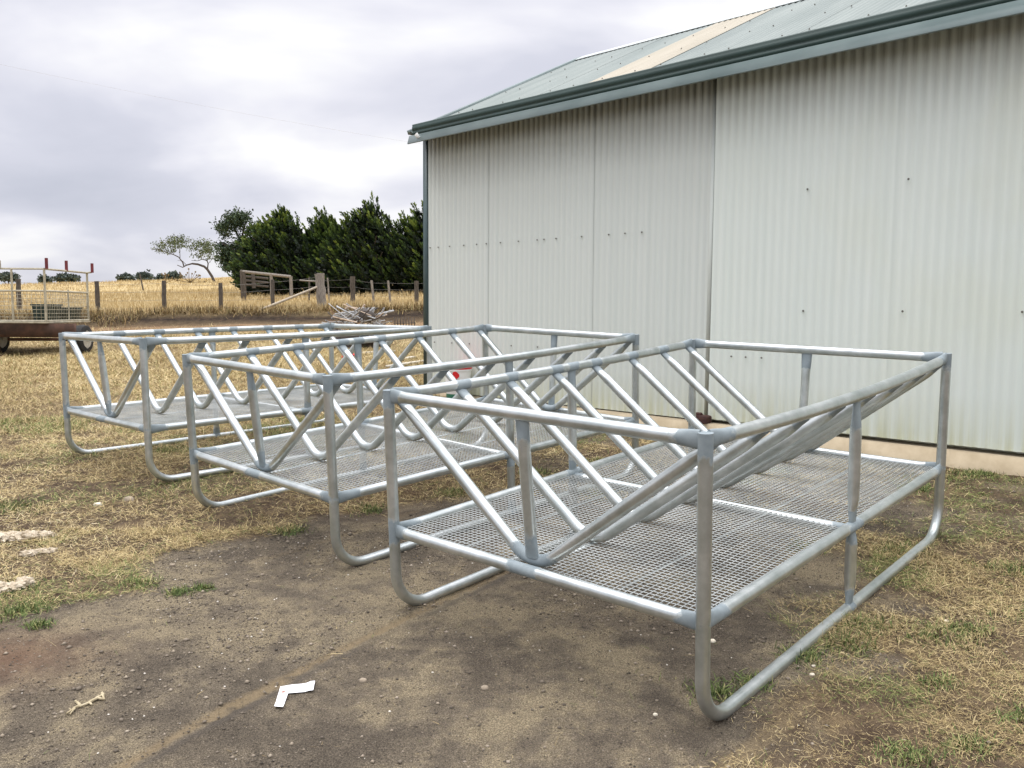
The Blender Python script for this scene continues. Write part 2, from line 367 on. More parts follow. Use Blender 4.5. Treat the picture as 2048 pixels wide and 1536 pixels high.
# green tufts
gt = [(-2.42, 4.05, .14), (-2.2, 3.82, .12), (-2.35, 3.72, .16), (-1.83, 4.12, .10), (-1.60, 4.02, .06), (-1.5, 4.07, .05), (-2.05, 3.62, .06), (-2.5, 3.9, .15), (.74, 2.98, .10), (.9, 3.05, .07),
      (1.34, 3.33, .12), (1.15, 3.25, .10), (1.5, 3.5, .12), (1.75, 3.4, .14), (1.55, 3.0, .08), (1.9, 3.45, .1), (1.45, 2.6, .1), (1.25, 2.55, .12), (1.72, 2.75, .1), (1.9, 2.6, .09), (2.25, 3.5, .16), (2.05, 4.4, .15), (2.45, 4.1, .13),
      (3.2, 5.9, .18), (3.35, 6.0, .14), (2.7, 5.6, .13), (3.0, 6.35, .2), (2.5, 6.8, .2), (2.75, 6.6, .15), (1.6, 5.9, .15), (1.9, 6.2, .18), (2.3, 3.0, .14), (1.6, 4.5, .1), (-.9, 5.35, .12), (-1.3, 4.95, .1), (-.4, 5.7, .12), (.7, 6.5, .15), (.2, 6.2, .12), (-3.2, 5.4, .2), (-3.9, 5.1, .2), (-2.9, 7.2, .2)]
X = []; Y = []; 
for gx_, gy_, r_ in gt:
    m_ = int(16000*r_*r_+160); X.append(gx_+rng.normal(0, r_*.5, m_)); Y.append(gy_+rng.normal(0, r_*.42, m_))
X = np.concatenate(X); Y = np.concatenate(Y); n = len(X)
blades('green_grass', X, Y, rng.uniform(.015, .055, n), rng.uniform(.0022, .005, n), rng.uniform(.15, 1.3, n), rng.uniform(0, 1, n), green_m, 'low green weeds and grass tufts in the straw', bend=.5)
# tall golden grass of the paddock
X = []; Y = []
for n, d0, d1 in ((60000, 26.1, 34), (60000, 34, 56), (30000, 56, 100)):
    x, y = scatter(n, d0, d1, px0=-500, px1=1000); X.append(x); Y.append(y)
X = np.concatenate(X); Y = np.concatenate(Y); k = rng.uniform(0, 1, len(X)) < .35+.9*sstep(.35, .65, vnoise(X, Y, 50, 3, .5)); X, Y = X[k], Y[k]; n = len(X)
hh = rng.uniform(.16, .42, n)*(.55+.6*vnoise(X, Y, 51, 2, .25))
blades('paddock_grass', X, Y, hh, rng.uniform(.008, .016, n)*np.clip(Y/28, 1, 3.2), rng.uniform(.75, 1.5, n), np.clip(rng.beta(2, 2, n)+(vnoise(X, Y, 52, 3, .25)-.5)*.7, 0, 1), gold_m, 'long golden grass of the paddock behind the bank', bend=.25)
# darker rank fringe on the bank edge
fr_m = blade_mat('bank_weeds', [(0, (.07, .05, .03)), (.35, (.19, .13, .06)), (.7, (.36, .25, .11)), (1, (.12, .12, .045))])
n = 12000; x = rng.uniform(-19, -1.5, n); y = 26.5+rng.normal(0, .30, n)-(x < -11)*rng.uniform(0, 1.4, n); k = rng.uniform(0, 1, n) < .25+vnoise(x, y, 55, 3, .9); x, y = x[k], y[k]; n = len(x)
blades('bank_weeds', x, y, rng.uniform(.1, .36, n), rng.uniform(.008, .02, n), rng.uniform(.3, 1.5, n), rng.uniform(0, 1, n), fr_m, 'dark rank weeds along the edge of the earth bank', bend=.4)
# gravel
def pebbles(name, x, y, size, tone, m, label, zf=.25):
    n = len(x); base = np.array([(1, 0, 0), (-1, 0, 0), (0, 1, 0), (0, -1, 0), (0, 0, 1), (0, 0, -1)], float)
    B = base[None]*(size[:, None, None]*rng.uniform(.6, 1.25, (n, 6, 1))); B[:, :, 2] *= .6
    az = rng.uniform(0, 6.28, n); c, s = np.cos(az)[:, None], np.sin(az)[:, None]
    X_ = B[:, :, 0]*c-B[:, :, 1]*s; Y_ = B[:, :, 0]*s+B[:, :, 1]*c
    V = np.stack([X_+x[:, None], Y_+y[:, None], B[:, :, 2]+(gz(x, y)+size*zf)[:, None]], -1).reshape(-1, 3)
    f = np.array([(0, 2, 4), (2, 1, 4), (1, 3, 4), (3, 0, 4), (2, 0, 5), (1, 2, 5), (3, 1, 5), (0, 3, 5)])
    T = (np.arange(n)[:, None, None]*6+f[None]).reshape(-1, 3)
    me = mesh_np(name, V, None, T, False, {'tone': np.repeat(tone, 6)}, [m]); return tag(link(name, me), label, kind='stuff')
peb_m = blade_mat('gravel', [(0, (.05, .042, .034)), (.4, (.13, .108, .085)), (.8, (.30, .25, .19)), (.97, (.36, .31, .25)), (1, (.75, .70, .62))], .85)
X, Y = scatter(190000, 1.95, 6.2); c_ = cover(X, Y); k = rng.uniform(0, 1, len(X)) < (1-c_*.85)*(.25+1.1*sstep(.4, .65, vnoise(X, Y, 60, 4, 2.5))); X, Y = X[k], Y[k]
t_ = rng.beta(1.6, 2.2, len(X))*.97; w_ = rng.uniform(0, 1, len(X)) < .005; t_[w_] = 1
cl_ = rng.uniform(0, 1, len(X)) < .02; t_[cl_] = rng.uniform(.3, .9, cl_.sum())
pebbles('gravel', X, Y, np.where(cl_, rng.uniform(.004, .009, len(X)), 0)+np.where(w_, rng.uniform(.0025, .006, len(X)), rng.gamma(2.0, .0008, len(X))+.0012), t_, peb_m, 'loose dark gravel and tiny pale stones on the bare yard')
# ------------------------------------------------------------------ galvanised pipe material
def galv(name, dull=0.0):
    m, t, b = mat(name, (.7, .72, .74), .35, .9, .5)
    oc = objcoord(t); geo = N(t, 'ShaderNodeNewGeometry').outputs['Position']
    n_ = noise(t, geo, 14, 5, .65); sp = noise(t, geo, 90, 3, .6); lo = noise(t, geo, 3.2, 3, .5)
    c = ramp(t, math_(t, 'ADD', math_(t, 'MULTIPLY', n_, .5), math_(t, 'MULTIPLY', lo, .5)), [(.33, (.38, .42, .41)), (.5, (.51, .545, .54)), (.66, (.66, .685, .68))])
    pa = attr(t, 'paint').outputs['Fac']
    edge = math_(t, 'ADD', pa, math_(t, 'MULTIPLY', math_(t, 'SUBTRACT', noise(t, geo, 19, 4, .6), .5), 1.2))
    pm = ramp(t, edge, [(.40, 0.0), (.58, 1.0)])
    pc = ramp(t, n_, [(.3, (.175, .215, .235)), (.7, (.27, .315, .335))])
    t.links.new(mix(t, pm, c, pc), b.inputs['Base Color'])
    t.links.new(math_(t, 'SUBTRACT', .84-.25*dull, math_(t, 'MULTIPLY', pm, .84-.25*dull)), b.inputs['Metallic'])
    rr = math_(t, 'ADD', math_(t, 'MULTIPLY', n_, .16), .25+.24*dull)
    t.links.new(math_(t, 'ADD', rr, math_(t, 'MULTIPLY', pm, .25)), b.inputs['Roughness'])
    bump(t, b, lo, .12, .004)
    return m
GALV = galv('galvanised_pipe'); MESHM = noisy('galvanised_mesh', (.34, .36, .355), (.50, .52, .51), 6, .45, .5, (1, 1, 1), 0)
RT = .0245
def strut(A, B, flatA=None, flatB=None, wide=None, r=RT, n=None, pa=.10, pb=.10, sag=0.0, extra=()):
    """straight pipe A-B; pinched ends are widened along `wide` and thinned across it"""
    A = np.asarray(A, float); B = np.asarray(B, float); L = np.linalg.norm(B-A); n = n or max(14, int(L/.03))
    s = np.linspace(0, 1, n); P = A+(B-A)*s[:, None]; P[:, 2] -= sag*4*s*(1-s); d0 = s*L; d1 = (1-s)*L
    sn = np.ones(n); sb = np.ones(n)
    for d, fl in ((d0, flatA), (d1, flatB)):
        if fl: kk = 1-sstep(0.0, fl, d); sn = sn*(1+.32*kk); sb = sb*(1-.55*kk)
    paint = np.maximum(1-d0/(pa*1.6) if pa else 0*d0, 1-d1/(pb*1.6) if pb else 0*d0).clip(0, 1)*1.25
    for e, wd_ in extra: paint = np.maximum(paint, (1.15-np.abs(s-e)*L/wd_).clip(0, 1.15))
    return P, sn, sb, paint.clip(0, 1)
HOOPU = [.024, .1683, .3023, .4448, .5806, .7216, .8572, .974]
def build_feeder(idx, mw, label):
    root = empty('hay_feeder', mw=mw); tag(root, label, 'hay feeder', 'galvanised hay feeders lined up in the yard')
    L, W, r = FL, FW, RT
    sag0, sag1 = [(.015, .032), (0, .016), (-.004, .006)][idx]
    V_, U_, Z_ = (1, 0, 0), (0, 1, 0), (0, 0, 1)
    def pipe(name, data, wide):
        P, sn, sb, pt = data
        return MB().tube(P, r, 20, wide, sn, sb, pt).build(name, GALV, root, True)
    # skid runners: post, bend, ground runner, bend, post in one bent pipe
    for v in (0, W):
        Rb = .17; path = [(v, 0, 1.0245)]; dist = []
        path += list(lin((v, 0, 1.022), (v, 0, Rb+r), 34)[0:])
        for a in np.linspace(0, np.pi/2, 12)[1:]: path.append((v, Rb-Rb*math.cos(a), Rb+r-Rb*math.sin(a)))
        path += list(lin((v, Rb, r), (v, L-Rb, r), 70)[1:])
        for a in np.linspace(0, np.pi/2, 12)[1:]: path.append((v, L-Rb+Rb*math.sin(a), r+Rb-Rb*math.cos(a)))
        path += list(lin((v, L, Rb+r), (v, L, 1.0245), 34)[1:])
        path = np.array(path); z = path[:, 2]; y = path[:, 1]
        post = (y < .01) | (y > L-.01)
        pt = np.where(post, np.maximum(1.25-(1.03-z)/.11, (1.0 if v == 0 else .55)-np.abs(z-TZ)/.10), (1.0-np.abs(y-L/2)/.05)).clip(0, 1)
        sn = np.ones(len(path)); MB().tube(path, r, 22, V_, sn, sn, pt).build('skid_runner', GALV, root, True)
    # long top rails (with the slight sag they show), pinched tall where they meet the posts
    for v, sg in ((0, sag0), (W, sag1)):
        ex = ([(h, .07) for h in HOOPU[1:-1]]+[(.5, .07)]) if v == 0 else []
        P, sn, sb, pt = strut((v, r*.8, 1-.0), (v, L-r*.8, 1), .12, .12, n=110, pa=.13, pb=.13, sag=sg, extra=ex)
        MB().tube(P, r, 22, Z_, sn, sb, pt).build('top_rail', GALV, root, True)
    for u in (0, L): pipe('end_rail', strut((r*.8, u, 1), (W-r*.8, u, 1), .11, .11, n=60, pa=.07, pb=.10), Z_)
    for v in (0, W): pipe('tray_rail', strut((v, r*.8, TZ), (v, L-r*.8, TZ), .1, .1, n=90, pa=.12, pb=.12, extra=[(.5, .11)]), Z_)
    for u in (0, L): pipe('tray_end_rail', strut((r*.8, u, TZ), (W-r*.8, u, TZ), .09, .09, n=60, pa=.07, pb=.07, extra=[(.5, .12)]), Z_)
    pipe('tray_cross_member', strut((r, L/2, TZ-.019), (W-r, L/2, TZ-.019), None, None, n=40, pa=.06, pb=.06), Z_)
    # side posts at mid length, upper and lower, and the king posts of both ends
    for v, sg in ((0, sag0), (W, sag1)):
        pipe('side_post', strut((v, L/2, 1-sg-r*.5), (v, L/2, TZ+r*.6), .17, .14, n=34, pa=.12, pb=.06), U_)
        pipe('side_post', strut((v, L/2, TZ-r*.6), (v, L/2, r*1.5), .06, .12, n=24, pa=.06, pb=.07), U_)
    HB = TZ+.0235
    for u in (0, L):
        off = .02 if u == 0 else -.02
        pipe('king_post', strut((W/2, u, 1-r*.6), (W/2, u+off*2.2, HB+r*.6), .15, .10, n=32, pa=.10, pb=.09), V_)
    # V hoops
    for k, hu in enumerate(HOOPU):
        u = hu*L; sgA = sag0*4*hu*(1-hu); sgB = sag1*4*hu*(1-hu)
        za, zb = 1-sgA-r*.95, 1-sgB-r*.95; Rb = .155; c = np.array((W/2, HB+Rb))
        # tangents from rail points to the bend circle
        def tang(p, side):
            d = np.array(p)-c; D = np.hypot(*d); al = math.acos(Rb/D); th = math.atan2(d[1], d[0]); a = th+side*al
            return c+Rb*np.array((math.cos(a), math.sin(a))), a
        pA = (.006, za); pB = (W-.006, zb)
        tA, aA = tang(pA, 1); tB, aB = tang(pB, -1)
        if aB < aA: aB += 2*np.pi
        la = lin(pA, tA, 26); lb = lin(tB, pB, 26)
        arc = np.array([c+Rb*np.array((math.cos(a), math.sin(a))) for a in np.linspace(aA, aB, 16)[1:-1]])
        p2 = np.vstack([la, arc, lb]); P = np.stack([p2[:, 0], np.full(len(p2), u), p2[:, 1]], -1)
        seg = np.r_[0, np.cumsum(np.linalg.norm(np.diff(p2, axis=0), axis=1))]; d0 = seg; d1 = seg[-1]-seg
        kk = np.maximum(1-sstep(0, .10, d0), 1-sstep(0, .10, d1)); pt = np.maximum(1.15-d0/.08, 1.15-d1/.08).clip(0, 1)
        if k in (0, 7): pt = np.maximum(pt, (1.25-np.abs(seg-seg[-1]/2)/.13).clip(0, 1))
        MB().tube(P, r, 20, U_, 1+.28*kk, 1-.5*kk, pt).build('hay_hoop', GALV, root, True)
    if idx == 0:
        # square mesh floor, 25 mm grid
        z0 = TZ+.0005; py, px_ = .0256, .0252; sw, th = .0042, .0020
        und = lambda x, y: .0035*np.sin(x*5.1+y*2.3)+.003*np.sin(y*7.7+1)
        Vs = []; Qs = []; off = 0
        def strand(x0, y0, x1, y1, w_, n_, dz):
            nonlocal off
            ta, tb = 0.0, 1.0
            for p0, p1, hi in ((x0, x1, W), (y0, y1, L)):
                if abs(p1-p0) > 1e-9:
                    q0, q1 = sorted(((.001-p0)/(p1-p0), (hi-.001-p0)/(p1-p0))); ta, tb = max(ta, q0), min(tb, q1)
                elif not .001 < p0 < hi-.001: return
            if (tb-ta)*math.hypot(x1-x0, y1-y0) < .004: return
            s_ = np.linspace(ta, tb, n_); X = x0+(x1-x0)*s_; Y = y0+(y1-y0)*s_
            if len(X) < 2: return
            d = np.array((x1-x0, y1-y0)); d /= np.linalg.norm(d); nx_, ny_ = -d[1]*w_/2, d[0]*w_/2; Z = z0+dz+und(X, Y)
            P = np.stack([np.stack([X-nx_, Y-ny_, Z-th/2], -1), np.stack([X+nx_, Y+ny_, Z-th/2], -1), np.stack([X+nx_, Y+ny_, Z+th/2], -1), np.stack([X-nx_, Y-ny_, Z+th/2], -1)], 1)
            m_ = len(X); i = (np.arange(m_-1)[:, None]*4+off); j = np.arange(4)[None]; j2 = (j+1) % 4
            Vs.append(P.reshape(-1, 3)); Qs.append(np.stack([i+j, i+j2, i+4+j2, i+4+j], -1).reshape(-1, 4)); off += m_*4
        for i in range(int(L/py)): strand(0, .014+i*py, W, .014+i*py, sw, 60, 0)
        for j in range(int(W/px_)+1): strand(.008+j*px_, 0, .008+j*px_, L, .0036, 90, .0009)
        V = np.vstack(Vs); Q = np.vstack(Qs)
        nq = rng.random(len(V))*0
        me = mesh_np('tray_mesh', V, Q, None, False, {'paint': nq+.0}, [MESHM])
        build_feeder.mesh = me
        mb = MB()
        for v in (.25, .5, .75):
            P = lin((v*W, .02, TZ-.009), (v*W, L-.02, TZ-.009), 60); pp = (vnoise(P[:, 1], P[:, 0], 5, 3, 4)-.1).clip(0, .8)
            mb.tube(P, .008 if v != .5 else .016, 6, Z_, np.full(60, .25), None, pp*.6)
        build_feeder.bars = mb.build('tray_flat_bar', GALV, root)
        link('tray_mesh', me, root)
    else:
        link('tray_mesh', build_feeder.mesh, root); link('tray_flat_bar', build_feeder.bars.data, root)
    return root
labels = ['nearest galvanised pipe hay feeder, its front corner standing on the bare gravel', 'middle galvanised pipe hay feeder standing between the other two', 'farthest galvanised pipe hay feeder, standing on straw grass in front of the trailer']
for i, (X_, Y_, a, z0, tu, tv) in enumerate(FEED):
    e = Vector((math.sin(a), math.cos(a), tu+GX*math.sin(a)+GY*math.cos(a))).normalized()
    g = Vector((math.cos(a), -math.sin(a), tv+GX*math.cos(a)-GY*math.sin(a))); g = (g-e*g.dot(e)).normalized(); nn = g.cross(e)
    mw = Matrix((g, e, nn)).transposed().to_4x4(); mw.translation = Vector((X_, Y_, z0+GX*X_+GY*Y_-.009)); build_feeder(i, mw, labels[i])
# ------------------------------------------------------------------ shed
shed = empty('shed', (C0[0], C0[1], 0), -.78442); tag(shed, 'long pale corrugated iron shed with green trim and sliding doors', 'shed')
ZB, ZW, RP = .53, 3.60, math.atan(.484); SL, SD = 15.5, 5.76
def wall_material(name, tint=(1, 1, 1), dirt=1.0):  # dirt scales the eave mould together with the shadow painted there
    m, t, b = mat(name, (.5, .52, .48), .5, 0, .4)
    oc = objcoord(t); s = N(t, 'ShaderNodeSeparateXYZ'); t.links.new(oc, s.inputs[0])
    strk = noise(t, mapping(t, oc, (14, 1, .35)), 1.0, 5, .65); blot = noise(t, mapping(t, oc, (1.1, 1, .8)), 1.0, 5, .6)
    c = ramp(t, strk, [(.3, tuple(np.array((.635, .69, .65))*tint)), (.5, tuple(np.array((.66, .71, .67))*tint)), (.7, tuple(np.array((.68, .725, .685))*tint))])
    # algae: stronger to the right and at the foot
    rx = ramp(t, math_(t, 'DIVIDE', s.outputs[0], 8.0), [(.45, 0.0), (.8, .75), (1, 1.0)])
    ft = ramp(t, math_(t, 'DIVIDE', math_(t, 'SUBTRACT', s.outputs[2], ZB), .40), [(0, 1.0), (.4, .5), (1, 0.0)])
    yel = math_(t, 'MULTIPLY', ramp(t, blot, [(.45, 0.0), (.62, .7)]), rx)
    yel2 = math_(t, 'MULTIPLY', ramp(t, strk, [(.38, .15), (.6, 1.0)]), ft)
    c = mix(t, math_(t, 'MULTIPLY', yel, .30, True), c, (.58, .58, .36)); c = mix(t, math_(t, 'MULTIPLY', yel2, .6, True), c, (.40, .40, .15))
    # black mould streaks along the corrugations; eave shadow painted in at the top
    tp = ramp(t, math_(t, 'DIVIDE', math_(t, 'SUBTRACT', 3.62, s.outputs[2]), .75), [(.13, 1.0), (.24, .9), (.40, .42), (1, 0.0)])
    mould_shade = math_(t, 'MULTIPLY', tp, ramp(t, noise(t, mapping(t, oc, (22, 1, 1.1)), 1.0, 6, .75), [(.3, .42), (.56, 1.0)]))
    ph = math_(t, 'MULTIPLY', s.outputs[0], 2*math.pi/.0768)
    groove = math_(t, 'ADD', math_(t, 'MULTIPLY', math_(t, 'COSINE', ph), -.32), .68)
    c = mix(t, math_(t, 'MULTIPLY', math_(t, 'MULTIPLY', mould_shade, groove), .84*dirt, True), c, (.055, .053, .045))
    # the valleys of the sheet are a little darker all the way down
    c = mix(t, math_(t, 'MULTIPLY', math_(t, 'SUBTRACT', groove, .36), .10), c, (.28, .28, .24))
    t.links.new(c, b.inputs['Base Color']); bump(t, b, blot, .15, .02); return m
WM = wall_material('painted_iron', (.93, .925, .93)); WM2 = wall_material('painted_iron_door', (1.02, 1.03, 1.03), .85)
GREEN_D = noisy('dark_green_steel', (.012, .034, .030), (.020, .050, .044), 3, .55, 0, (1, 1, 8), 0)
GREEN_L = noisy('blue_green_steel', (.12, .165, .165), (.17, .22, .22), 2, .35, 0, (1, 1, 1), 0)
ROOFM, t, b = mat('roof_sheet', (.4, .45, .43), .6, .0, .2)
oc = objcoord(t); t.links.new(ramp(t, noise(t, mapping(t, oc, (3, .5, .5)), 1, 5, .6), [(.3, (.185, .215, .205)), (.7, (.25, .28, .265))]), b.inputs['Base Color'])
SKYM, t, b = mat('skylight_sheet', (.72, .64, .50), .65, .0, .2)
oc = objcoord(t); t.links.new(ramp(t, noise(t, mapping(t, oc, (3, .5, .5)), 1, 4, .6), [(.3, (.345, .315, .25)), (.7, (.42, .385, .315))]), b.inputs['Base Color'])
def corr(s0, s1, z0, z1, y0, amp=.0048, pitch=.0768, seg=10, nz=14, wob=.0015, phase=0.0, slope=None, topcut=None):
    """corrugated sheet in the x-z plane (ribs upright) facing -y; slope=(dy,dz) lays it on a roof"""
    n = max(3, int((s1-s0)/pitch*seg)+1); s = np.linspace(s0, s1, n); v = np.linspace(0, 1, nz)
    S, Vv = np.meshgrid(s, v); c = amp*np.cos(2*np.pi*(S-phase)/pitch)
    w_ = wob*np.sin(S*3.1+Vv*4)+wob*np.sin(S*7.3-Vv*2.2)
    if slope is None:
        zt = np.full_like(S, z1) if topcut is None else topcut(S)
        P = np.stack([S, y0-c+w_, z0+(zt-z0)*Vv], -1)
    else:
        dy, dz = slope; L = math.hypot(dy, dz); ny_, nz_ = -dz/L, dy/L
        P = np.stack([S, y0+dy*Vv+(c+w_)*ny_, z0+dz*Vv+(c+w_)*nz_], -1)
    i = (np.arange(nz-1)[:, None]*n+np.arange(n-1)[None]).ravel()
    return P.reshape(-1, 3), np.stack([i, i+1, i+n+1, i+n], -1)
def sheet(name, m, **kw):
    V, Q = corr(**kw); return MB().add(V, Q).build(name, m, shed, True)
edges = [.03, .307, 1.065, 1.833, 2.600, 3.368, 4.02]
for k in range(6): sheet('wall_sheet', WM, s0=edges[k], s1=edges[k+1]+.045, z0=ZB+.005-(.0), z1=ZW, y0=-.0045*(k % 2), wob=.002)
for k in range(13):
    s0 = 11.0+k*.768
# door leaves: each a frame-hung run of sheets standing proud of the wall
EDGE = noisy('door_edge', (.05, .055, .05), (.09, .095, .085), 5, .7, 0, (1, 1, 1), 0)
def door_leaf(s0, s1, y0):
    d = empty('sliding_door', (0, 0, 0)); d.parent = shed; d.matrix_parent_inverse = Matrix()
    k = s0; j = 0
    while k < s1-.05:
        e = min(k+.768, s1); V, Q = corr(k, e+(.03 if e < s1 else 0), ZB+.028, 3.56, y0-.0015*(j % 2), wob=.0025)
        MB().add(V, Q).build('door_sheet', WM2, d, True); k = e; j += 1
    MB().box((s0-.004, y0+.030, (ZB+3.56)/2+.015), (.008, .044, 3.56-ZB-.03)).build('edge_strip', EDGE, d); MB().box((s0-.045, y0+.046, (ZB+3.56)/2+.01), (.05, .004, 3.56-ZB-.04)).build('jamb_strip', WM, d)
    MB().box(((s0+s1)/2, y0+.03, ZB+.055), (s1-s0-.02, .03, .05)).build('bottom_rail', GREEN_D, d)
    return d
door_leaf(4.055, 9.2, -.055); door_leaf(9.26, 14.4, -.055)
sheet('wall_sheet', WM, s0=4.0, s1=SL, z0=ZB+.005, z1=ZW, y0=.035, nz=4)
MB().box((.005, -.003, (ZB+3.60)/2), (.075, .028, 3.60-ZB), bev=.004).box((-.028, .035, (ZB+3.6)/2), (.014, .09, 3.60-ZB)).build('corner_trim', noisy('corner_green', (.030, .058, .062), (.045, .08, .085), 3, .4, 0, (1, 1, 1), 0), shed)
# gable ends and back wall
def gable_top(S): return 3.72+.484*np.minimum(S, SD-S)-.03
for s_, name in ((0, 'gable_wall'), (SL, 'gable_wall')):
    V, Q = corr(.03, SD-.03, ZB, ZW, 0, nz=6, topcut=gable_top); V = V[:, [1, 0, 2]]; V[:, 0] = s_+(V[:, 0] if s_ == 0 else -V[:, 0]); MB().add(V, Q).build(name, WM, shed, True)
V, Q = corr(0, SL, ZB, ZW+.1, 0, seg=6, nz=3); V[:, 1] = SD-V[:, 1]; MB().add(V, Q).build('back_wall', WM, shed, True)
# concrete footing
conc = noisy('concrete', (.36, .29, .19), (.48, .40, .28), 5, .9, 0, (1, 1, 1), .4, .004)
MB().box((SL/2-.02, SD/2-.04, ZB-.20), (SL+.12, SD+.16, .385)).build('concrete_footing', conc, shed)
# roof: sheets of .762 cover, one of them translucent
def roof_point(y): return 3.725+.484*y
rs0 = -.03; k = 0; s = rs0
while s < SL-.01:
    e = min(s+.768, SL+.05); sky_ = 2.2 < s < 2.9
    V, Q = corr(s, e+.04, roof_point(-.22), 0, -.22, amp=.0085, nz=10, slope=(2.86+.22, (2.86+.22)*.484), wob=.001)
    V[:, 2] += .0018*(k % 2)+(.004 if sky_ else 0)
    MB().add(V, Q).build('skylight_sheet' if sky_ else 'roof_sheet', SKYM if sky_ else ROOFM, shed, True)
    V2 = V.copy(); V2[:, 1] = SD-V[:, 1]; V2[:, 2] -= .004*sky_; MB().add(V2, Q[:, ::-1]).build('roof_sheet', ROOFM, shed, True)
    s = e; k += 1
rz_ = roof_point(2.88)
for sy in (1, -1):
    pass
cap = MB(); cpm = noisy('pale_cap', (.42, .46, .46), (.52, .56, .56), 4, .4, 0, (1, 1, 1), 0)
for sg in (-1, 1):
    sec = [(0, .028), (sg*.15, -.046), (sg*.155, -.060), (sg*.150, -.060), (sg*.145, -.050), (0, .022)]
    V = [(x, 2.88+dy, rz_+dz) for x in (-.06, SL+.08) for dy, dz in sec]; m_ = len(sec)
    cap.add(V, [(i, i+1, m_+i+1, m_+i)[::sg] for i in range(m_-1)])
cap.build('ridge_cap', cpm, shed)
for s_ in (-.045, SL+.06):
    mb = MB()
    for y0_, y1_ in ((-.2, 2.88), (SD+.2, 2.88)):
        d = np.array((0, y1_-y0_, .484*abs(y1_-y0_)*1.0)); L_ = np.linalg.norm(d); d = d/L_; c_ = np.array((s_, (y0_+y1_)/2, (roof_point(-.2)+rz_)/2+.004)); nrm = np.cross((1, 0, 0), d)
        mb.box(c_, (.10, .05, L_), ax=[(1, 0, 0), nrm, d])
    mb.build('verge_trim', GREEN_L, shed)
# gutter: ribbed dark front standing .25 m off the wall
sec = [(-.10, 3.585), (-.232, 3.575), (-.250, 3.583), (-.252, 3.606), (-.246, 3.612), (-.246, 3.628), (-.253, 3.634), (-.255, 3.668), (-.249, 3.674), (-.252, 3.690), (-.246, 3.700), (-.236, 3.697), (-.236, 3.59), (-.10, 3.60)]
ss_ = np.array([.06, SL+.1]); P = np.array([[s, y, z] for s in ss_ for y, z in sec]); ns = len(sec)
gut = MB().add(P, [(i, i+1, ns+i+1, ns+i) for i in range(ns-1)]); gut.box((.063, -.175, 3.64), (.004, .145, .105)).build('gutter', GREEN_D, shed)
# sloping cover over the door track
sec = [(-.10, 3.600), (-.262, 3.572), (-.338, 3.466), (-.338, 3.458), (-.328, 3.458), (-.256, 3.560), (-.10, 3.588)]
P = np.array([[s, y, z] for s in (0.015, SL+.1) for y, z in sec]); P[:7][:, 0] += [.02, .0, .06, .065, .065, .0, .02]; ns = len(sec)
MB().add(P, [(i, i+1, ns+i+1, ns+i) for i in range(ns-1)], [(0, 2, 1), (0, 5, 2), (2, 5, 4), (2, 4, 3)]).build('track_cover', GREEN_L, shed)
MB().box((.24, -.305, 3.520), (.05, .006, .10), ax=[(.9, 0, .42), (0, .8, .6), (-.34, -.5, .8)]).build('tape_patch', noisy('white_tape', (.7, .72, .7), (.85, .86, .84), 20, .6, 0, (1, 1, 1), 0), shed)
MB().box((SL/2+.03, -.09, 3.598), (SL+.1, .30, .008)).box((SL/2, -.075, 3.585), (SL-.1, .05, .03)).build('soffit', noisy('soffit_dark', (.035, .04, .038), (.05, .055, .05), 4, .7, 0, (1, 1, 1), 0), shed)
# fasteners
scm = noisy('screw_steel', (.10, .10, .09), (.16, .15, .13), 30, .5, .3, (1, 1, 1), 0)
mb = MB(); mb.tube(lin((0, 0, 0), (0, -.006, 0), 3), [.0085, .0085, .006], 8, (0, 0, 1)); mb.tube(lin((0, -.004, 0), (0, -.011, 0), 3), .005, 6, (0, 0, 1))
scr = mb.build('screw', scm, shed, True); sd0 = scr.data; bpy.data.objects.remove(scr)
def screw(s, z, y=-.011): o = link('screw', sd0, shed); o.location = (s, y, z)
for px_s in (.10, .25, .46, .71, .93, 1.09, 1.32, 1.60, 1.88, 1.98): screw(px_s, 2.27)
for s_ in (2.15, 2.50, 2.85, 3.05, 3.25): screw(s_, 2.27)
for s_ in (.18, .5, .81, 1.1, 1.5, 1.9, 2.3): screw(s_, 1.13)
for s_, z_ in ((4.93, 2.51), (5.72, 2.51), (6.5, 2.51), (4.93, 1.53), (5.72, 1.53), (6.52, 1.53), (4.28, 1.13), (4.42, 1.13), (4.57, 1.13)): screw(s_, z_, -.067)
for row in (.35, 1.15, 2.0, 2.7):
    for s_ in np.arange(.15, 7.0, .384):
        sgy = roof_point(row); o = link('screw', sd0, shed); o.location = (s_+.07*math.sin(s_*9), row-.012*.44, sgy+.012); o.rotation_euler = (R(90)-.45+R(180)*0, 0, 0); o.rotation_euler[0] = -R(90)+.45
# ------------------------------------------------------------------ bucket, block and small things by the wall
def wallpt(s, d, z=None):
    p = C0+WD*s+WN*(-d); return (p[0], p[1], gz1(p[0], p[1]) if z is None else z)
p = wallpt(.82, .20); bk_ = empty('bucket', (p[0], p[1], p[2]+.005)); bk_.scale = (1.12, 1.12, 1.10); tag(bk_, 'white plastic bucket with a red lid against the shed wall', 'bucket')
pl, t, b = mat('bucket_plastic', (.62, .63, .62), .35, 0, .5)
oc = objcoord(t); s_ = N(t, 'ShaderNodeSeparateXYZ'); t.links.new(oc, s_.inputs[0])
gb = ramp(t, math_(t, 'DIVIDE', s_.outputs[2], .36), [(.0, 1.0), (.17, 1.0), (.18, 0.0)], 'CONSTANT')
t.links.new(mix(t, gb, (.84, .85, .85), (.05, .24, .16)), b.inputs['Base Color'])
redm_ = noisy('red_plastic', (.62, .015, .02), (.75, .03, .03), 5, .35, 0, (1, 1, 1), 0)
prof = [(.0, .112), (.005, .117), (.16, .126), (.30, .134), (.305, .141), (.33, .141)]
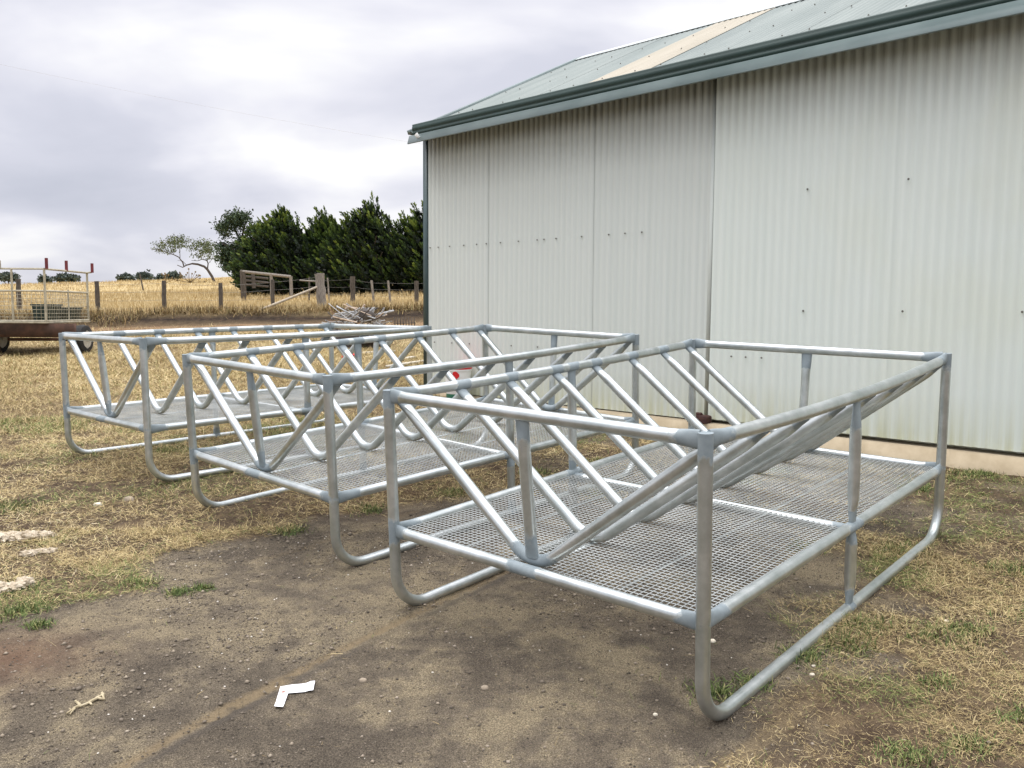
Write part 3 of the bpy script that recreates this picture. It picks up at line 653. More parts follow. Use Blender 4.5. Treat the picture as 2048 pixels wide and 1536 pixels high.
mb = MB(); mb.tube([(0, 0, z) for z, r_ in prof], [r_ for z, r_ in prof], 28, (1, 0, 0)); mb.build('bucket_body', pl, bk_, True)
mb = MB(); mb.tube([(0, 0, z) for z in (.322, .33, .352, .360, .362)], [.140, .147, .147, .140, .115], 28, (1, 0, 0)); mb.tube([(0, 0, .362), (0, 0, .37)], [.10, .095], 24, (1, 0, 0)); mb.build('lid', redm_, bk_, True)
mb = MB(); th = np.linspace(-1.95, -1.40, 9); hh_ = [.01, .03, .04, .042, .046, .036, .03, .02, .01]
Vv = []; 
for a_, h_ in zip(th, hh_): r_ = .1385; Vv += [(r_*math.cos(a_), r_*math.sin(a_), .262-h_), (r_*math.cos(a_), r_*math.sin(a_), .262+h_)]
mb.add(Vv, [(2*i, 2*i+2, 2*i+3, 2*i+1) for i in range(8)]).build('sticker', redm_, bk_, True)
p = wallpt(3.99, .10, ZB-.007); bl = empty('timber_block', p, -.74); tag(bl, 'dark brown rotten timber block lying on the concrete footing by the shed wall', 'block')
brm = noisy('rotten_timber', (.035, .012, .012), (.075, .03, .022), 18, .8, 0, (1, 4, 4), .8, .01)
def lumpy(name, m, size, parent=None, seed=0, nu=22, nv=12, amp=.25, sq=.6, floor=True, fr=2.2):
    """irregular rounded lump"""
    u = np.linspace(0, 2*np.pi, nu, endpoint=False); v = np.linspace(-np.pi/2, np.pi/2, nv); U_, V_ = np.meshgrid(u, v)
    f = lambda x: np.sign(x)*np.abs(x)**sq
    X = f(np.cos(U_))*np.cos(V_)**sq; Y = f(np.sin(U_))*np.cos(V_)**sq; Z = f(np.sin(V_))
    n_ = 1+amp*(vnoise(X*1.3+Z*.7+seed, Y*1.3-Z*.9, seed, 3, fr)-.5)*2
    P = np.stack([X*n_*size[0]/2, Y*n_*size[1]/2, Z*n_*size[2]/2], -1).reshape(-1, 3)
    if floor: P[:, 2] += size[2]*.42
    i = (np.arange(nv-1)[:, None]*nu+np.arange(nu)[None]); j = (np.arange(nv-1)[:, None]*nu+(np.arange(nu)+1)[None] % nu)
    Q = np.stack([i, j, j+nu, i+nu], -1).reshape(-1, 4)
    return MB().add(P, Q).build(name, m, parent, True)
lumpy('block_body', brm, (.21, .09, .075), bl, 3, amp=.12, sq=.3)
lumpy('broken_end', brm, (.07, .07, .03), bl, 5, amp=.3, sq=.6).location = (-.01, 0, .062)
mb = MB()
p = wallpt(4.2, .14); pw = tag(lumpy('rag', noisy('pale_rag', (.45, .36, .18), (.72, .66, .48), 16, .9, 0, (1, 1, 1), .8, .01), (.12, .07, .06), None, 9, amp=.5), 'small crumpled pale rag beside the dark block at the shed wall', 'rag'); pw.location = p
# ------------------------------------------------------------------ foreground litter
def on(x, y, dz=0): return (x, y, gz1(x, y)+dz)
paper, t, b = mat('white_paper', (.80, .80, .82), .6, 0, .4)
oc = objcoord(t); vd = N(t, 'ShaderNodeVectorMath', operation='DISTANCE'); t.links.new(oc, vd.inputs[0]); PVD = vd
st = math_(t, 'MULTIPLY', ramp(t, vd.outputs['Value'], [(.006, 1.0), (.014, 0.0)]), ramp(t, noise(t, oc, 90, 3, .6), [(.4, .3), (.6, 1.0)]))
t.links.new(mix(t, st, (.80, .80, .82), (.25, .09, .05)), b.inputs['Base Color'])
tp = empty('paper_strip', on(-.842, 3.02, .006)); tag(tp, 'folded white paper strip lying in an L on the gravel', 'paper')
G_ = lambda px, py: None
def invg(px, py, dz=0.0):
    d = (rt2*((px-1024)/FPX)-up2*((py-768)/FPX)+fw); y = 4.0
    tt = (0-CH+dz)/(d.z-GX*d.x-GY*d.y); P = Vector((0, 0, CH))+d*tt
    for _ in range(4): P = Vector((0, 0, CH))+d*((gz1(P.x, P.y)+dz-CH)/d.z)
    return P
base_ = Vector(tp.location); PVD.inputs[1].default_value = tuple(invg(567, 1384, .006)-base_)
def strip(pts, name, seed):
    q = [invg(*p_, .004)-base_ for p_ in pts]; n_ = 9; V = []
    for i in range(n_):
        s_ = i/(n_-1); a_ = q[0].lerp(q[1], s_); b_ = q[3].lerp(q[2], s_); h_ = .004+.0015*math.sin(s_*5+seed)**2+(.004 if s_ > .85 else 0)
        V += [a_+Vector((0, 0, h_)), b_+Vector((0, 0, h_*.6))]
    V = [tuple(v) for v in V]; mb = MB(); mb.add(V, [(2*i, 2*i+2, 2*i+3, 2*i+1) for i in range(n_-1)]); V2 = np.array(V)-(0, 0, .0008); mb.add(V2, [(2*i+1, 2*i+3, 2*i+2, 2*i) for i in range(n_-1)])
    return mb.build(name, paper, tp)
strip([(561, 1375), (630, 1366), (626.5, 1383), (563, 1389.5)], 'paper_arm', 0); strip([(561, 1375), (548.5, 1417), (566, 1416.5), (576, 1388)], 'paper_arm', 2)
# twig
tw_m = noisy('dry_twig', (.34, .28, .17), (.50, .43, .29), 30, .8, 0, (1, 1, 1), .3, .003)
def px_path(pts, dz=.006): return [np.array(invg(*p_, dz)) for p_ in pts]
P0_ = np.array(invg(170, 1408)); mb = MB()
for pts, r0, r1 in (([(133, 1427), (150, 1415), (172, 1408), (192, 1397), (207, 1388)], .003, .006), ([(160, 1411), (153, 1403), (150, 1402)], .005, .003), ([(178, 1405), (184, 1409)], .004, .003), ([(196, 1396), (208, 1398), (204, 1386)], .004, .004), ([(143, 1420), (139, 1417)], .003, .002), ([(150, 1417), (143, 1424), (140, 1428)], .003, .002)):
    pp = np.array(px_path(pts, .007))-P0_; pp = np.vstack([lin(pp[i], pp[i+1], 5)[:-1] for i in range(len(pp)-1)]+[pp[-1:]]); pp[:, 2] += rng.normal(0, .001, len(pp))
    mb.tube(pp, np.linspace(r0, r1, len(pp))*rng.uniform(.8, 1.25, len(pp)), 7, (0, 0, 1))
tg = mb.build('twig', tw_m, None, True); tg.location = P0_; tag(tg, 'pale dry forked twig lying on bare gravel at lower left', 'twig')
wool_m = noisy('raw_wool', (.34, .27, .18), (.66, .58, .46), 22, .95, 0, (1, 1, 1), 1.0, .02)
for (px_, py_, sx, sy, szz, rz2, lab) in ((36, 1080, .24, .09, .055, .25, 'largest pale wool clump, at the left edge on the straw'), (84, 1107, .15, .055, .04, .55, 'ragged small wool clump just below the largest one'), (8, 1185, .17, .10, .055, .9, 'pale wool clump cut by the left edge beside green grass')):
    P = invg(px_, py_); o = empty('wool_clump', (P.x, P.y, P.z-.004), rz2); tag(o, lab, 'wool', 'wool clumps on the grass')
    for j in range(4 if sx > .16 else 3):
        f_ = (j-1.3)/3; q = lumpy('wool_lock', wool_m, (sx*.55, sy*rng.uniform(.7, 1.1), szz*rng.uniform(.7, 1.1)), o, 20+j+int(px_), 30, 16, .55, .9, True, 4); q.location = (f_*sx, rng.normal(0, sy*.15), 0); q.rotation_euler = (0, 0, rng.uniform(-.6, .6))
st_m = noisy('yard_stone', (.22, .18, .13), (.40, .33, .25), 25, .85, 0, (1, 1, 1), .5, .004); st_w = noisy('pale_stone', (.62, .55, .42), (.82, .76, .64), 20, .8, 0, (1, 1, 1), .3, .003)
for px_, py_, s_, m_, lab in ((726, 1364, .022, st_m, 'brown stone to the right of the paper strip'), (969, 1378, .020, st_m, 'tan stone on the gravel near the bottom centre'), (1425, 1284, .018, st_w, 'pale stone on dirt inside the front skid of the nearest feeder'), (1627, 1333, .012, st_w, 'upper of two cream pebbles right of the front skid'), (1624, 1351, .015, st_w, 'lower of two cream pebbles right of the front skid'), (1893, 1244, .016, st_w, 'white stone in the grass at the right edge'),
                         (345, 1132, .022, st_m, 'grey stone where straw meets gravel at left'), (1311, 1430, .012, st_w, 'pale pebble on gravel left of the front skid'), (258, 1004, .05, st_m, 'brown clod in the straw below the farthest feeder'), (195, 1012, .035, st_w, 'pale clod in the straw left of the brown clod')):
    P = invg(px_, py_); o = lumpy('stone', m_, (s_*1.4, s_, s_*.8), None, int(px_) % 50, 14, 8, .3, .8); o.location = (P.x, P.y, P.z-.002); tag(o, lab, 'stone', 'loose stones in the yard')
# ------------------------------------------------------------------ fence lines
wood_g = noisy('grey_timber', (.14, .12, .10), (.32, .29, .25), 9, .9, 0, (6, 6, .8), .6, .01); wood_d = noisy('dark_timber', (.045, .038, .032), (.12, .10, .08), 9, .9, 0, (6, 6, .8), .6, .01)
wire_m, _, _ = mat('fence_wire', (.20, .19, .18), .5, .6)
def fpost(px, top, D, r, m, parent, origin, lean=0.0, name='post', base=None):
    x = ptpx(px, D); z0 = gz1(x, D)-.12; zt = CH+(622-top)/1714*D-.0066*(x)  # roll: tiny
    mb = MB(); P = lin((x, D, z0), (x+lean, D, zt), 8)-np.array(origin); P[:, :2] += rng.normal(0, r*.06, (8, 2)); mb.tube(P, r*rng.uniform(.92, 1.08, 8), 9, (0, 1, 0)); o = mb.build(name, m, parent, True); return np.array((x, D, z0)), np.array((x+lean, D, zt))
def wires(tops, parent, origin, fr=(.12, .38, .66, .93), r=.0035, sagm=.02):
    for f in fr:
        pts = [b_+(t_-b_)*(.14+.84*f*1.0) for b_, t_ in tops]
        mb = MB(); path = []
        for i in range(len(pts)-1):
            q = lin(pts[i], pts[i+1], 7); s = np.linspace(0, 1, 7); q[:, 2] -= sagm*4*s*(1-s); path.append(q[:-1])
        path = np.vstack(path+[pts[-1][None]])-np.array(origin)-np.array((0, .03, 0)); mb.tube(path, r, 4, (0, 0, 1), cap=False); mb.build('wire', wire_m, parent)
og = (ptpx(328, 27.6), 27.6, 1.4); fa = empty('paddock_fence', og); tag(fa, 'post and wire paddock fence along the top of the earth bank', 'fence')
tops = [fpost(px, top, D, r_, wood_d, fa, og) for px, top, D, r_ in ((-210, 575, 27.2, .055), (-90, 574, 27.3, .055), (38, 572, 27.4, .075), (195, 574, 27.5, .072), (328, 571, 27.6, .068), (441, 574, 27.7, .068), (545, 566, 27.8, .06))]
st_top = fpost(643, 553, 27.4, .15, wood_g, fa, og, lean=-.06, name='strainer_post'); tops.append(st_top); wires(tops, fa, og)
x0, x1 = ptpx(505, 26.6), ptpx(634, 27.3); mb = MB()
mb.tube(lin((x0, 26.6, CH-.0035*26.6-.02), (x1, 27.3, CH+(622-577)/1714*27.3), 8)-np.array(og), np.linspace(.045, .035, 8), 8, (0, 1, 0)); mb.build('brace_pole', noisy('pale_pole', (.34, .29, .22), (.50, .44, .35), 9, .8, 0, (1, 1, 1), .2, .01), fa, True)
mb = MB(); mb.tube(lin((ptpx(600, 28.2), 28.2, CH+(622-564)/1714*28.2), (ptpx(633, 27.5), 27.5, CH+(622-566)/1714*27.5), 4)-np.array(og), .025, 7, (0, 1, 0)); mb.build('brace_rail', wood_g, fa, True)
og2 = (ptpx(740, 31), 31, 1.6); fb = empty('yard_fence', og2); tag(fb, 'wire fence of thin and thick posts under the cypress trees', 'fence')
tops = [fpost(px, top, D, r_, m_, fb, og2, lean=ln) for px, top, D, r_, m_, ln in ((617, 560, 33, .03, wood_d, .03), (659, 561, 32.5, .03, wood_g, -.08), (705, 558, 31, .09, wood_d, 0), (748, 565, 31, .045, wood_g, -.1), (781, 565, 31, .04, wood_g, -.1), (832, 565, 30, .075, wood_d, 0), (900, 565, 29.5, .06, wood_d, 0))]; wires(tops, fb, og2, r=.003)
for k_, (px, top) in enumerate(((288, 566), (471, 554), (477, 560))):
    x = ptpx(px, 60); o = MB().tube(lin((0, 0, -.2), ((-.25, .02, .3)[k_], 0, (1.15, 1.2, .6)[k_]), 6), .05, 7, (0, 1, 0)).build('old_post', wood_d, None, True); o.location = (x, 60, gz1(x, 60)); tag(o, ('lone leaning old post out in the golden paddock', 'thin upright old post in the paddock beside the timber rails', 'short tilted stub post beside the thin old post')[k_], 'post')
# timber stockyard rails
D = 39; ogr = (ptpx(530, D), D, gz1(ptpx(530, D), D)); yr = empty('timber_yard_rail', ogr); tag(yr, 'weathered timber stockyard rails with stacked posts at their left end', 'rails')
def WPx(px, py, D): return np.array((ptpx(px, D)-.0066*(622-py)/1714*D, D, CH+(622-py)/1714*D))
def bar(parent, og_, a_, b_, r_, m_, name='rail', rect=None):
    P = lin(a_, b_, 6)-np.array(og_); mb = MB(); mb.tube(P, r_, 8, (0, 0, 1), np.full(6, 1.0), np.full(6, rect or 1.0)); return mb.build(name, m_, parent, True)
bar(yr, ogr, WPx(482, 547, D), WPx(582, 557, D), .065, wood_g, 'top_rail')
for px, pt, pb in ((484, 545, 590), (489, 548, 590), (543, 551, 595), (582, 556, 598)): bar(yr, ogr, WPx(px, pt, D), WPx(px+1, pb+18, D), .075, wood_d if px < 500 else wood_g, 'post')
for py in (557, 565, 573): bar(yr, ogr, WPx(491, py, D+1.2), WPx(537, py+4, D+1.8), .055, wood_d, 'rail', .5)
bar(yr, ogr, WPx(507, 551, D+1.4), WPx(508, 580, D+1.4), .09, wood_d, 'post')
# ------------------------------------------------------------------ trailer with bins
TX, TY = -8.74, 16.1; tgz = .66
tr = empty('farm_trailer', (TX, TY, tgz-.02)); tag(tr, 'rusty farm trailer with a cream mesh cage and red tipped uprights', 'trailer')
rust = noisy('rusty_steel', (.04, .022, .015), (.11, .052, .032), 4, .85, 0, (1, 1, 1), .4, .01); cream = noisy('cream_paint', (.30, .27, .20), (.48, .44, .33), 8, .55, 0, (1, 1, 1), 0); maroon = noisy('maroon_paint', (.12, .014, .02), (.19, .03, .035), 8, .5, 0, (1, 1, 1), 0)
rub = noisy('tyre_rubber', (.010, .010, .010), (.026, .025, .023), 20, .85, 0, (1, 1, 1), .3, .01); rimm = noisy('wheel_rim', (.35, .33, .28), (.52, .50, .44), 9, .5, .2, (1, 1, 1), 0)
sdv = np.array((-.03, 1.0, .0)); sdv /= np.linalg.norm(sdv); ed = np.array((-1, .02, 0.0)); zd0 = .60
MB().box((-.80, .12, zd0-.15), (2.55, .10, .26)).build('end_panel', rust, tr)
pv = np.array((-sdv[1], sdv[0], 0)); TAX = [pv, sdv, (0, 0, 1)]
MB().box(pv*1.05+sdv*.95-np.array((0, 0, -(zd0-.14))), (2.0, 1.6, .10), ax=TAX).build('chassis', rust, tr)
MB().box(pv*1.13+sdv*.86+np.array((0, 0, zd0)), (2.3, 1.80, .03), ax=TAX).build('deck', cream, tr)
def ln(a_, b_, r_=.02, m_=cream, name='cage_rail'): mb = MB(); mb.tube(lin(a_, b_, 3), r_, 6, (.3, .5, 1)); return mb.build(name, m_, tr, True)
H1, H2 = .60, .97; zb_ = zd0+.03; far_ = sdv*1.72; lft = ed*2.6; o_ = np.zeros(3)
def up_(v, z): return np.array((v[0], v[1], z))
for v in (o_, far_): ln(up_(v, zb_), up_(v, zb_+H2), .024, cream, 'upright')
ln(up_(far_*.52, zb_), up_(far_*.52, zb_+H1), .018, cream, 'upright')
for v in (ed*.62, ed*.98, ed*1.6, ed*2.2): ln(up_(v, zb_), up_(v, zb_+H2), .022, cream, 'upright')
for z in (zb_, zb_+H1-.04, zb_+H2): ln(up_(o_, z), up_(far_, z)); ln(up_(o_, z), up_(lft, z))
ln(up_(far_, zb_+H2), up_(far_, zb_+H2)+np.array((.14, -.1, .01)))
for v, h_, m_ in ((ed*.84, .15, cream), (ed*-.05, .20, maroon), (far_*.5, .20, maroon), (far_+np.array((.16, -.1, 0)), .19, maroon)): ln(up_(v, zb_+H2), up_(v, zb_+H2+h_), .032, m_, 'upright_tip')
mb = MB()
for k_ in range(1, 26): p_ = far_*k_/26; mb.tube(lin(up_(p_, zb_), up_(p_, zb_+H1-.04), 2), .0042, 4, (1, 0, 0))
for z in np.linspace(zb_, zb_+H1-.04, 9)[1:-1]: mb.tube(lin(up_(o_, z), up_(far_, z), 2), .0042, 4, (0, 0, 1))
for k_ in range(1, 30): p_ = lft*k_/30; mb.tube(lin(up_(p_, zb_), up_(p_, zb_+H1-.04), 2), .0042, 4, (0, 1, 0))
for z in np.linspace(zb_, zb_+H1-.04, 9)[1:-1]: mb.tube(lin(up_(o_, z), up_(lft, z), 2), .0042, 4, (0, 0, 1))
mb.build('cage_mesh', cream, tr)
for wx in (.40, -1.25):
    w_ = empty('wheel', (wx, .55, .27)); w_.parent = tr; prof = [(-.085, .20), (-.09, .25), (-.07, .275), (0, .283), (.07, .275), (.09, .25), (.085, .20)]
    MB().tube([(x, 0, 0) for x, r_ in prof], [r_ for x, r_ in prof], 26, (0, 0, 1)).build('tyre', rub, w_, True)
    MB().tube([(x, 0, 0) for x in (.086, .092, .075, .07)], [.185, .165, .15, .01], 22, (0, 0, 1)).tube([(x, 0, 0) for x in (.07, .12)], .035, 10, (0, 0, 1)).build('rim', rimm, w_, True)
MB().box((-.78, -.25, .22), (.06, .06, .52)).box((-.78, -.25, -.0), (.12, .12, .03)).build('jockey_leg', rust, tr)
MB().tube(lin((-.9, .3, .27), (.52, .55, .27), 3), .03, 8, (0, 0, 1)).build('axle', rust, tr, True)
binm = noisy('green_bin_plastic', (.006, .020, .018), (.012, .032, .028), 5, .5, 0, (1, 1, 1), 0)
for k_, (x, y, sx, sy, h_, lab) in enumerate(((-9.20, 17.0, .42, .36, .31, 'taller dark green bin inside the trailer cage, on the left'), (-9.08, 17.55, .42, .34, .25, 'lower dark green bin inside the trailer cage, on the right'))):
    bn = empty('plastic_bin', (x, y, tgz-.02+zd0+.016)); tag(bn, lab, 'bin', 'bins on the trailer'); mb = MB()
    V = [(sx/2*a_*f, sy/2*b_*f, z) for z, f in ((0, .84), (h_, .97)) for a_, b_ in ((-1, -1), (1, -1), (1, 1), (-1, 1))]
    mb.add(V, [(0, 1, 5, 4), (1, 2, 6, 5), (2, 3, 7, 6), (3, 0, 4, 7), (3, 2, 1, 0)]).build('bin_body', binm, bn)
    MB().box((0, 0, h_+.008), (sx*1.06, sy*1.06, .03)).box((sx*.54, 0, h_-.01), (.03, sy*.4, .05)).build('rim', binm, bn)
# ------------------------------------------------------------------ scrap heap behind the far feeder
PX, PY = ptpx(722, 16.6), 16.6; hz = gz1(PX, PY)
def scrapbar(a_, b_, r_, m_, lab, cat='bar', name='scrap_bar', grp='bars and pipes heaped as scrap', mid=None):
    P = lin(a_, b_, 6) if mid is None else np.vstack([lin(a_, mid, 5)[:-1], lin(mid, b_, 5)]); c_ = P[0]; mb = MB(); mb.tube(P-c_, r_, 7, (.2, .3, 1)); o = mb.build(name, m_, None, True); o.location = c_; tag(o, lab, cat, grp); return o
mets = [noisy('scrap_grey', (.26, .265, .27), (.46, .465, .47), 9, .6, .3, (1, 1, 1), 0), noisy('scrap_rust', (.14, .075, .045), (.26, .15, .09), 9, .8, 0, (1, 1, 1), 0), noisy('scrap_tan', (.40, .30, .22), (.52, .42, .33), 9, .7, 0, (1, 1, 1), 0), noisy('scrap_dark', (.04, .035, .03), (.09, .07, .06), 9, .8, 0, (1, 1, 1), 0)]
def S(px, py, D=16.6): return WPx(px, py, D)
scrapbar(S(710, 640), S(729, 611), .022, mets[2], 'pinkish bar standing steeply at the top of the scrap heap')
scrapbar(S(752, 631, 16.4), S(786, 623, 16.8), .02, mets[0], 'pale pipe sticking out to the right of the scrap heap')
scrapbar(S(683, 628), S(715, 619), .018, mets[2], 'bent tan pipe arching over the left of the scrap heap', mid=S(694, 616))
scrapbar(S(735, 627), S(749, 617), .022, mets[0], 'short grey bar poking up right of the steep pinkish one')
scrapbar(S(747, 620), S(742, 634), .02, mets[0], 'pale hooked bar hanging at the right of the heap top')
dome = lambda f: 1-(2*f-1)**2
for k_ in range(84):
    f = rng.uniform(.08, .9); cx = 652+f*118; ymax = 662-40*dome(f)**.7; cy = ymax+abs(rng.normal(0, 14)); L_ = rng.uniform(18, 58); sl = rng.normal(-.3, .7); dd = rng.uniform(16.1, 17.2)
    a_ = S(cx-L_/2, min(cy-sl*L_/2, 690), dd); b_ = S(cx+L_/2, max(min(cy+sl*L_/2, 690), 617), dd+rng.normal(0, .3))
    for q in (a_, b_): q[2] = max(q[2], gz1(q[0], q[1])+.02)
    ki = int(rng.choice(4, p=[.62, .10, .08, .20]))
    lb_ = ['thin grey steel bar among the tangle of the scrap heap', 'rusty brown bar among the tangle of the scrap heap', 'tan bar among the tangle of the scrap heap', 'dark bar among the tangle of the scrap heap'][ki]
    scrapbar(a_, b_, rng.uniform(.006, .014), mets[ki], lb_)
o = MB().box((0, 0, 0), (.26, .02, .20), ax=[(.86, .1, -.5), (.0, 1, .2), (.5, -.1, .86)]).build('scrap_plate', noisy('scrap_plate_grey', (.10, .09, .085), (.17, .15, .14), 6, .7, .2, (1, 1, 1), 0), None); o.location = S(733, 632, 16.2); tag(o, 'square dark grey steel plate on the front of the scrap heap', 'plate')
for k_, (px, py, s_, m_, lab) in enumerate(((690, 665, (.9, .7, .45), mets[3], 'dark heap core of tangled old iron under the scrap bars'), (745, 668, (.7, .6, .35), mets[3], 'dark lump of old iron at the right of the heap'))):
    P = S(px, py, 16.9); o = lumpy('scrap_lump', m_, s_, None, k_+4, 20, 12, .5, .8, True, 3); o.location = (P[0], P[1], gz1(P[0], P[1])-.05); tag(o, lab, 'scrap')
o = lumpy('red_scrap', redm_, (.22, .12, .10), None, 7, 18, 10, .5, .7); P = invg(697, 716); o.location = (P.x, P.y, P.z); tag(o, 'orange red lump lying in front of the scrap heap', 'scrap')
for k_, (a_, b_, lab) in enumerate((((778, 723), (828, 714), 'upper long pale plank on the straw right of the heap'), ((775, 733), (850, 722), 'lower long pale plank on the straw right of the heap'), ((725, 706), (790, 702), 'whitish plank lying under the scrap heap'))):
    A_, B_ = invg(*a_, .03), invg(*b_, .03); c_ = (np.array(A_)+np.array(B_))/2; d_ = np.array(B_)-np.array(A_); L_ = np.linalg.norm(d_); d_ /= L_; sdw = np.cross((0, 0, 1), d_)
    o = MB().box((0, 0, 0), (.09, .035, L_), ax=[sdw, np.cross(d_, sdw), d_], bev=.004).build('plank', noisy('pale_plank', (.45, .41, .33), (.62, .58, .48), 6, .8, 0, (1, 1, 1), .2, .005), None); o.location = c_; tag(o, lab, 'plank', 'planks lying by the scrap heap')
hr = empty('harrow', tuple(invg(812, 664))); tag(hr, 'dark harrow frame with a row of upright tines beside the heap', 'harrow')
ho = np.array(hr.location); D = float(ho[1])
mb = MB(); mb.tube(lin(S(786, 657, D), S(832, 655, D), 4)-ho, .018, 6, (0, 0, 1)); mb.tube(lin(S(786, 648, D+.2), S(830, 647, D+.2), 4)-ho, .012, 6, (0, 0, 1)); mb.build('frame', mets[3], hr)
for k_ in range(8): MB().tube(lin(S(789+k_*5.6, 657, D), S(788+k_*5.6, 637+rng.uniform(-1, 1), D), 3)-ho, .012, 5, (1, 0, 0)).build('tine', mets[3], hr)
# ------------------------------------------------------------------ trees
def leaf_mat(name, stops, rough=.55):
    m, t, b = mat(name, (.06, .09, .03), rough, 0, .3); t.links.new(ramp(t, attr(t, 'tone').outputs['Fac'], stops), b.inputs['Base Color'])
    b.inputs['Transmission Weight'].default_value = 0; return m
bark = noisy('bark', (.045, .035, .028), (.11, .09, .075), 10, .9, 0, (3, 3, .6), .6, .02)
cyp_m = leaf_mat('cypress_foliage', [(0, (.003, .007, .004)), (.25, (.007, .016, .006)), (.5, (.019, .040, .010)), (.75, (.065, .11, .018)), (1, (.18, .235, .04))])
def sprays(base, dirv, length, width, per, leaf, tone, jit=.45, tipk=.35, asp=.24):
    """feathery sprays: tapered plumes of small leaf faces"""
    n = len(base); k = per; t = rng.uniform(0, 1, (n, k))**.75
    side = rng.normal(0, 1, (n, k, 3)); rad = (1-t*.85)*width[:, None]*.5
    P = base[:, None]+dirv[:, None]*(t*length[:, None])[..., None]+side*rad[..., None]*.55
    d = dirv[:, None]+side*jit; d /= np.linalg.norm(d, axis=-1)[..., None]
    u = np.cross(d, rng.normal(0, 1, (n, k, 3))); u /= np.linalg.norm(u, axis=-1)[..., None]
    l = leaf*rng.uniform(.6, 1.5, (n, k))[..., None]; w_ = l*asp
    V = np.stack([P-u*w_*.6, P+d*l*.5-u*w_, P+d*l, P+d*l*.5+u*w_], 2).reshape(-1, 3)
    m_ = n*k; i = np.arange(m_)*4; Q = np.stack([i, i+1, i+2, i+3], -1)
    tn = np.repeat((tone[:, None]*.55+t**1.5*tipk+rng.uniform(0, .18, (n, k))).clip(0, 1).ravel(), 4)
    return V, Q, tn
def cypress(px, D, hgt, wid, label, top_px=None, n=760, seed=1, lean=-.45):
    x = ptpx(px, D); g = gz1(x, D); root = empty('cypress_tree', (x, D, g)); tag(root, label, 'tree', 'cypress trees of the windbreak')
    mb = MB(); mb.tube([(0, 0, -.2), (.03, 0, hgt*.3), (-.05, 0, hgt*.6), (-.1, 0, hgt*.85)], [.17, .13, .08, .03], 9, (0, 1, 0))
    for q in range(9):
        a_ = rng.uniform(0, 6.28); h0 = hgt*rng.uniform(.06, .5); rr = wid*.4; mb.tube([(0, 0, h0), (rr*.5*math.cos(a_), rr*.5*math.sin(a_), h0+.35), (rr*math.cos(a_), rr*math.sin(a_), h0+.9)], [.06, .04, .015], 6, (0, 0, 1))
    mb.build('trunk', bark, root, True)
    # lobes that make the uneven outline
    V = []; Q = []; T = []; off = 0
    def push(r):
        nonlocal off
        V.append(r[0]); Q.append(r[1]+off); T.append(r[2]); off += len(r[0])
    # envelope: broad skirt to the ground, ragged pointed top; lobes give the uneven outline
    lob = [(0, 0, 1.0)]+[(rng.normal(0, .30)*wid*.5, rng.normal(0, .2)*wid*.5, rng.uniform(.70, .95)) for q in range(7)]
    def env(zr): return np.where(zr < .25, .74+zr*1.0, 1.0*(1-np.clip((zr-.25)/.75, 0, 1)**2.3))
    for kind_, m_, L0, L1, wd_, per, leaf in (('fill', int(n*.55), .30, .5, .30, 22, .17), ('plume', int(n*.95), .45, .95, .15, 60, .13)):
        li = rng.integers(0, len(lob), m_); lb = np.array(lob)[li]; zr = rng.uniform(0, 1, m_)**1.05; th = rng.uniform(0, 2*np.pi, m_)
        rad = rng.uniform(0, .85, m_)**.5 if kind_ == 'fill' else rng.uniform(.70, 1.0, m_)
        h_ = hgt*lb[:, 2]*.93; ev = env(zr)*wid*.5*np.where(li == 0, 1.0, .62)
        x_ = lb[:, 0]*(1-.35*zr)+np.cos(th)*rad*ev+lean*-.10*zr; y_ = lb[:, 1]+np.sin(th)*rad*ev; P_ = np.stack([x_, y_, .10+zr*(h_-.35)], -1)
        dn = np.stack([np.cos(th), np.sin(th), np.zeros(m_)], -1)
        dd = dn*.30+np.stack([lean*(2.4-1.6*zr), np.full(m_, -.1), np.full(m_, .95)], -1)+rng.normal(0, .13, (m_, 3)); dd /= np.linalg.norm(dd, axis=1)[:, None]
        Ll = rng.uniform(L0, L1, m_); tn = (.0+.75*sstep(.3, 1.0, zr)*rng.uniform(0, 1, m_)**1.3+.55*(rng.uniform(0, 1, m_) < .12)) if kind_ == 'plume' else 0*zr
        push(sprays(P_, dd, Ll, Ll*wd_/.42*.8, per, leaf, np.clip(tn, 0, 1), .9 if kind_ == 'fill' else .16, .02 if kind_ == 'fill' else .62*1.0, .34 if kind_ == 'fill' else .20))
    m_ = 12; zr = rng.uniform(.62, .92, m_); bx = np.stack([rng.normal(0, wid*.22, m_), rng.normal(0, wid*.2, m_), hgt*zr], -1); dv = np.stack([rng.normal(lean*.9, .2, m_), rng.normal(0, .2, m_), np.ones(m_)], -1); dv /= np.linalg.norm(dv, axis=1)[:, None]
    push(sprays(bx, dv, rng.uniform(.3, .6, m_), np.full(m_, .09), 34, .09, np.full(m_, .5)))
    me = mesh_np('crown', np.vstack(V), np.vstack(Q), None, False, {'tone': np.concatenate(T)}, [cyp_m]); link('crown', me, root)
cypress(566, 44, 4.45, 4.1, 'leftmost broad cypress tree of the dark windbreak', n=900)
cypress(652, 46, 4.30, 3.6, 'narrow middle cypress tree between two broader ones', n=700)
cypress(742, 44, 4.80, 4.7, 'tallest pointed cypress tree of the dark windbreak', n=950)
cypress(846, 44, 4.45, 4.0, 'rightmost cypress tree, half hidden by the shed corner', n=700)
pep_m = leaf_mat('pepper_foliage', [(0, (.018, .035, .018)), (.6, (.04, .07, .03)), (1, (.09, .13, .05))])
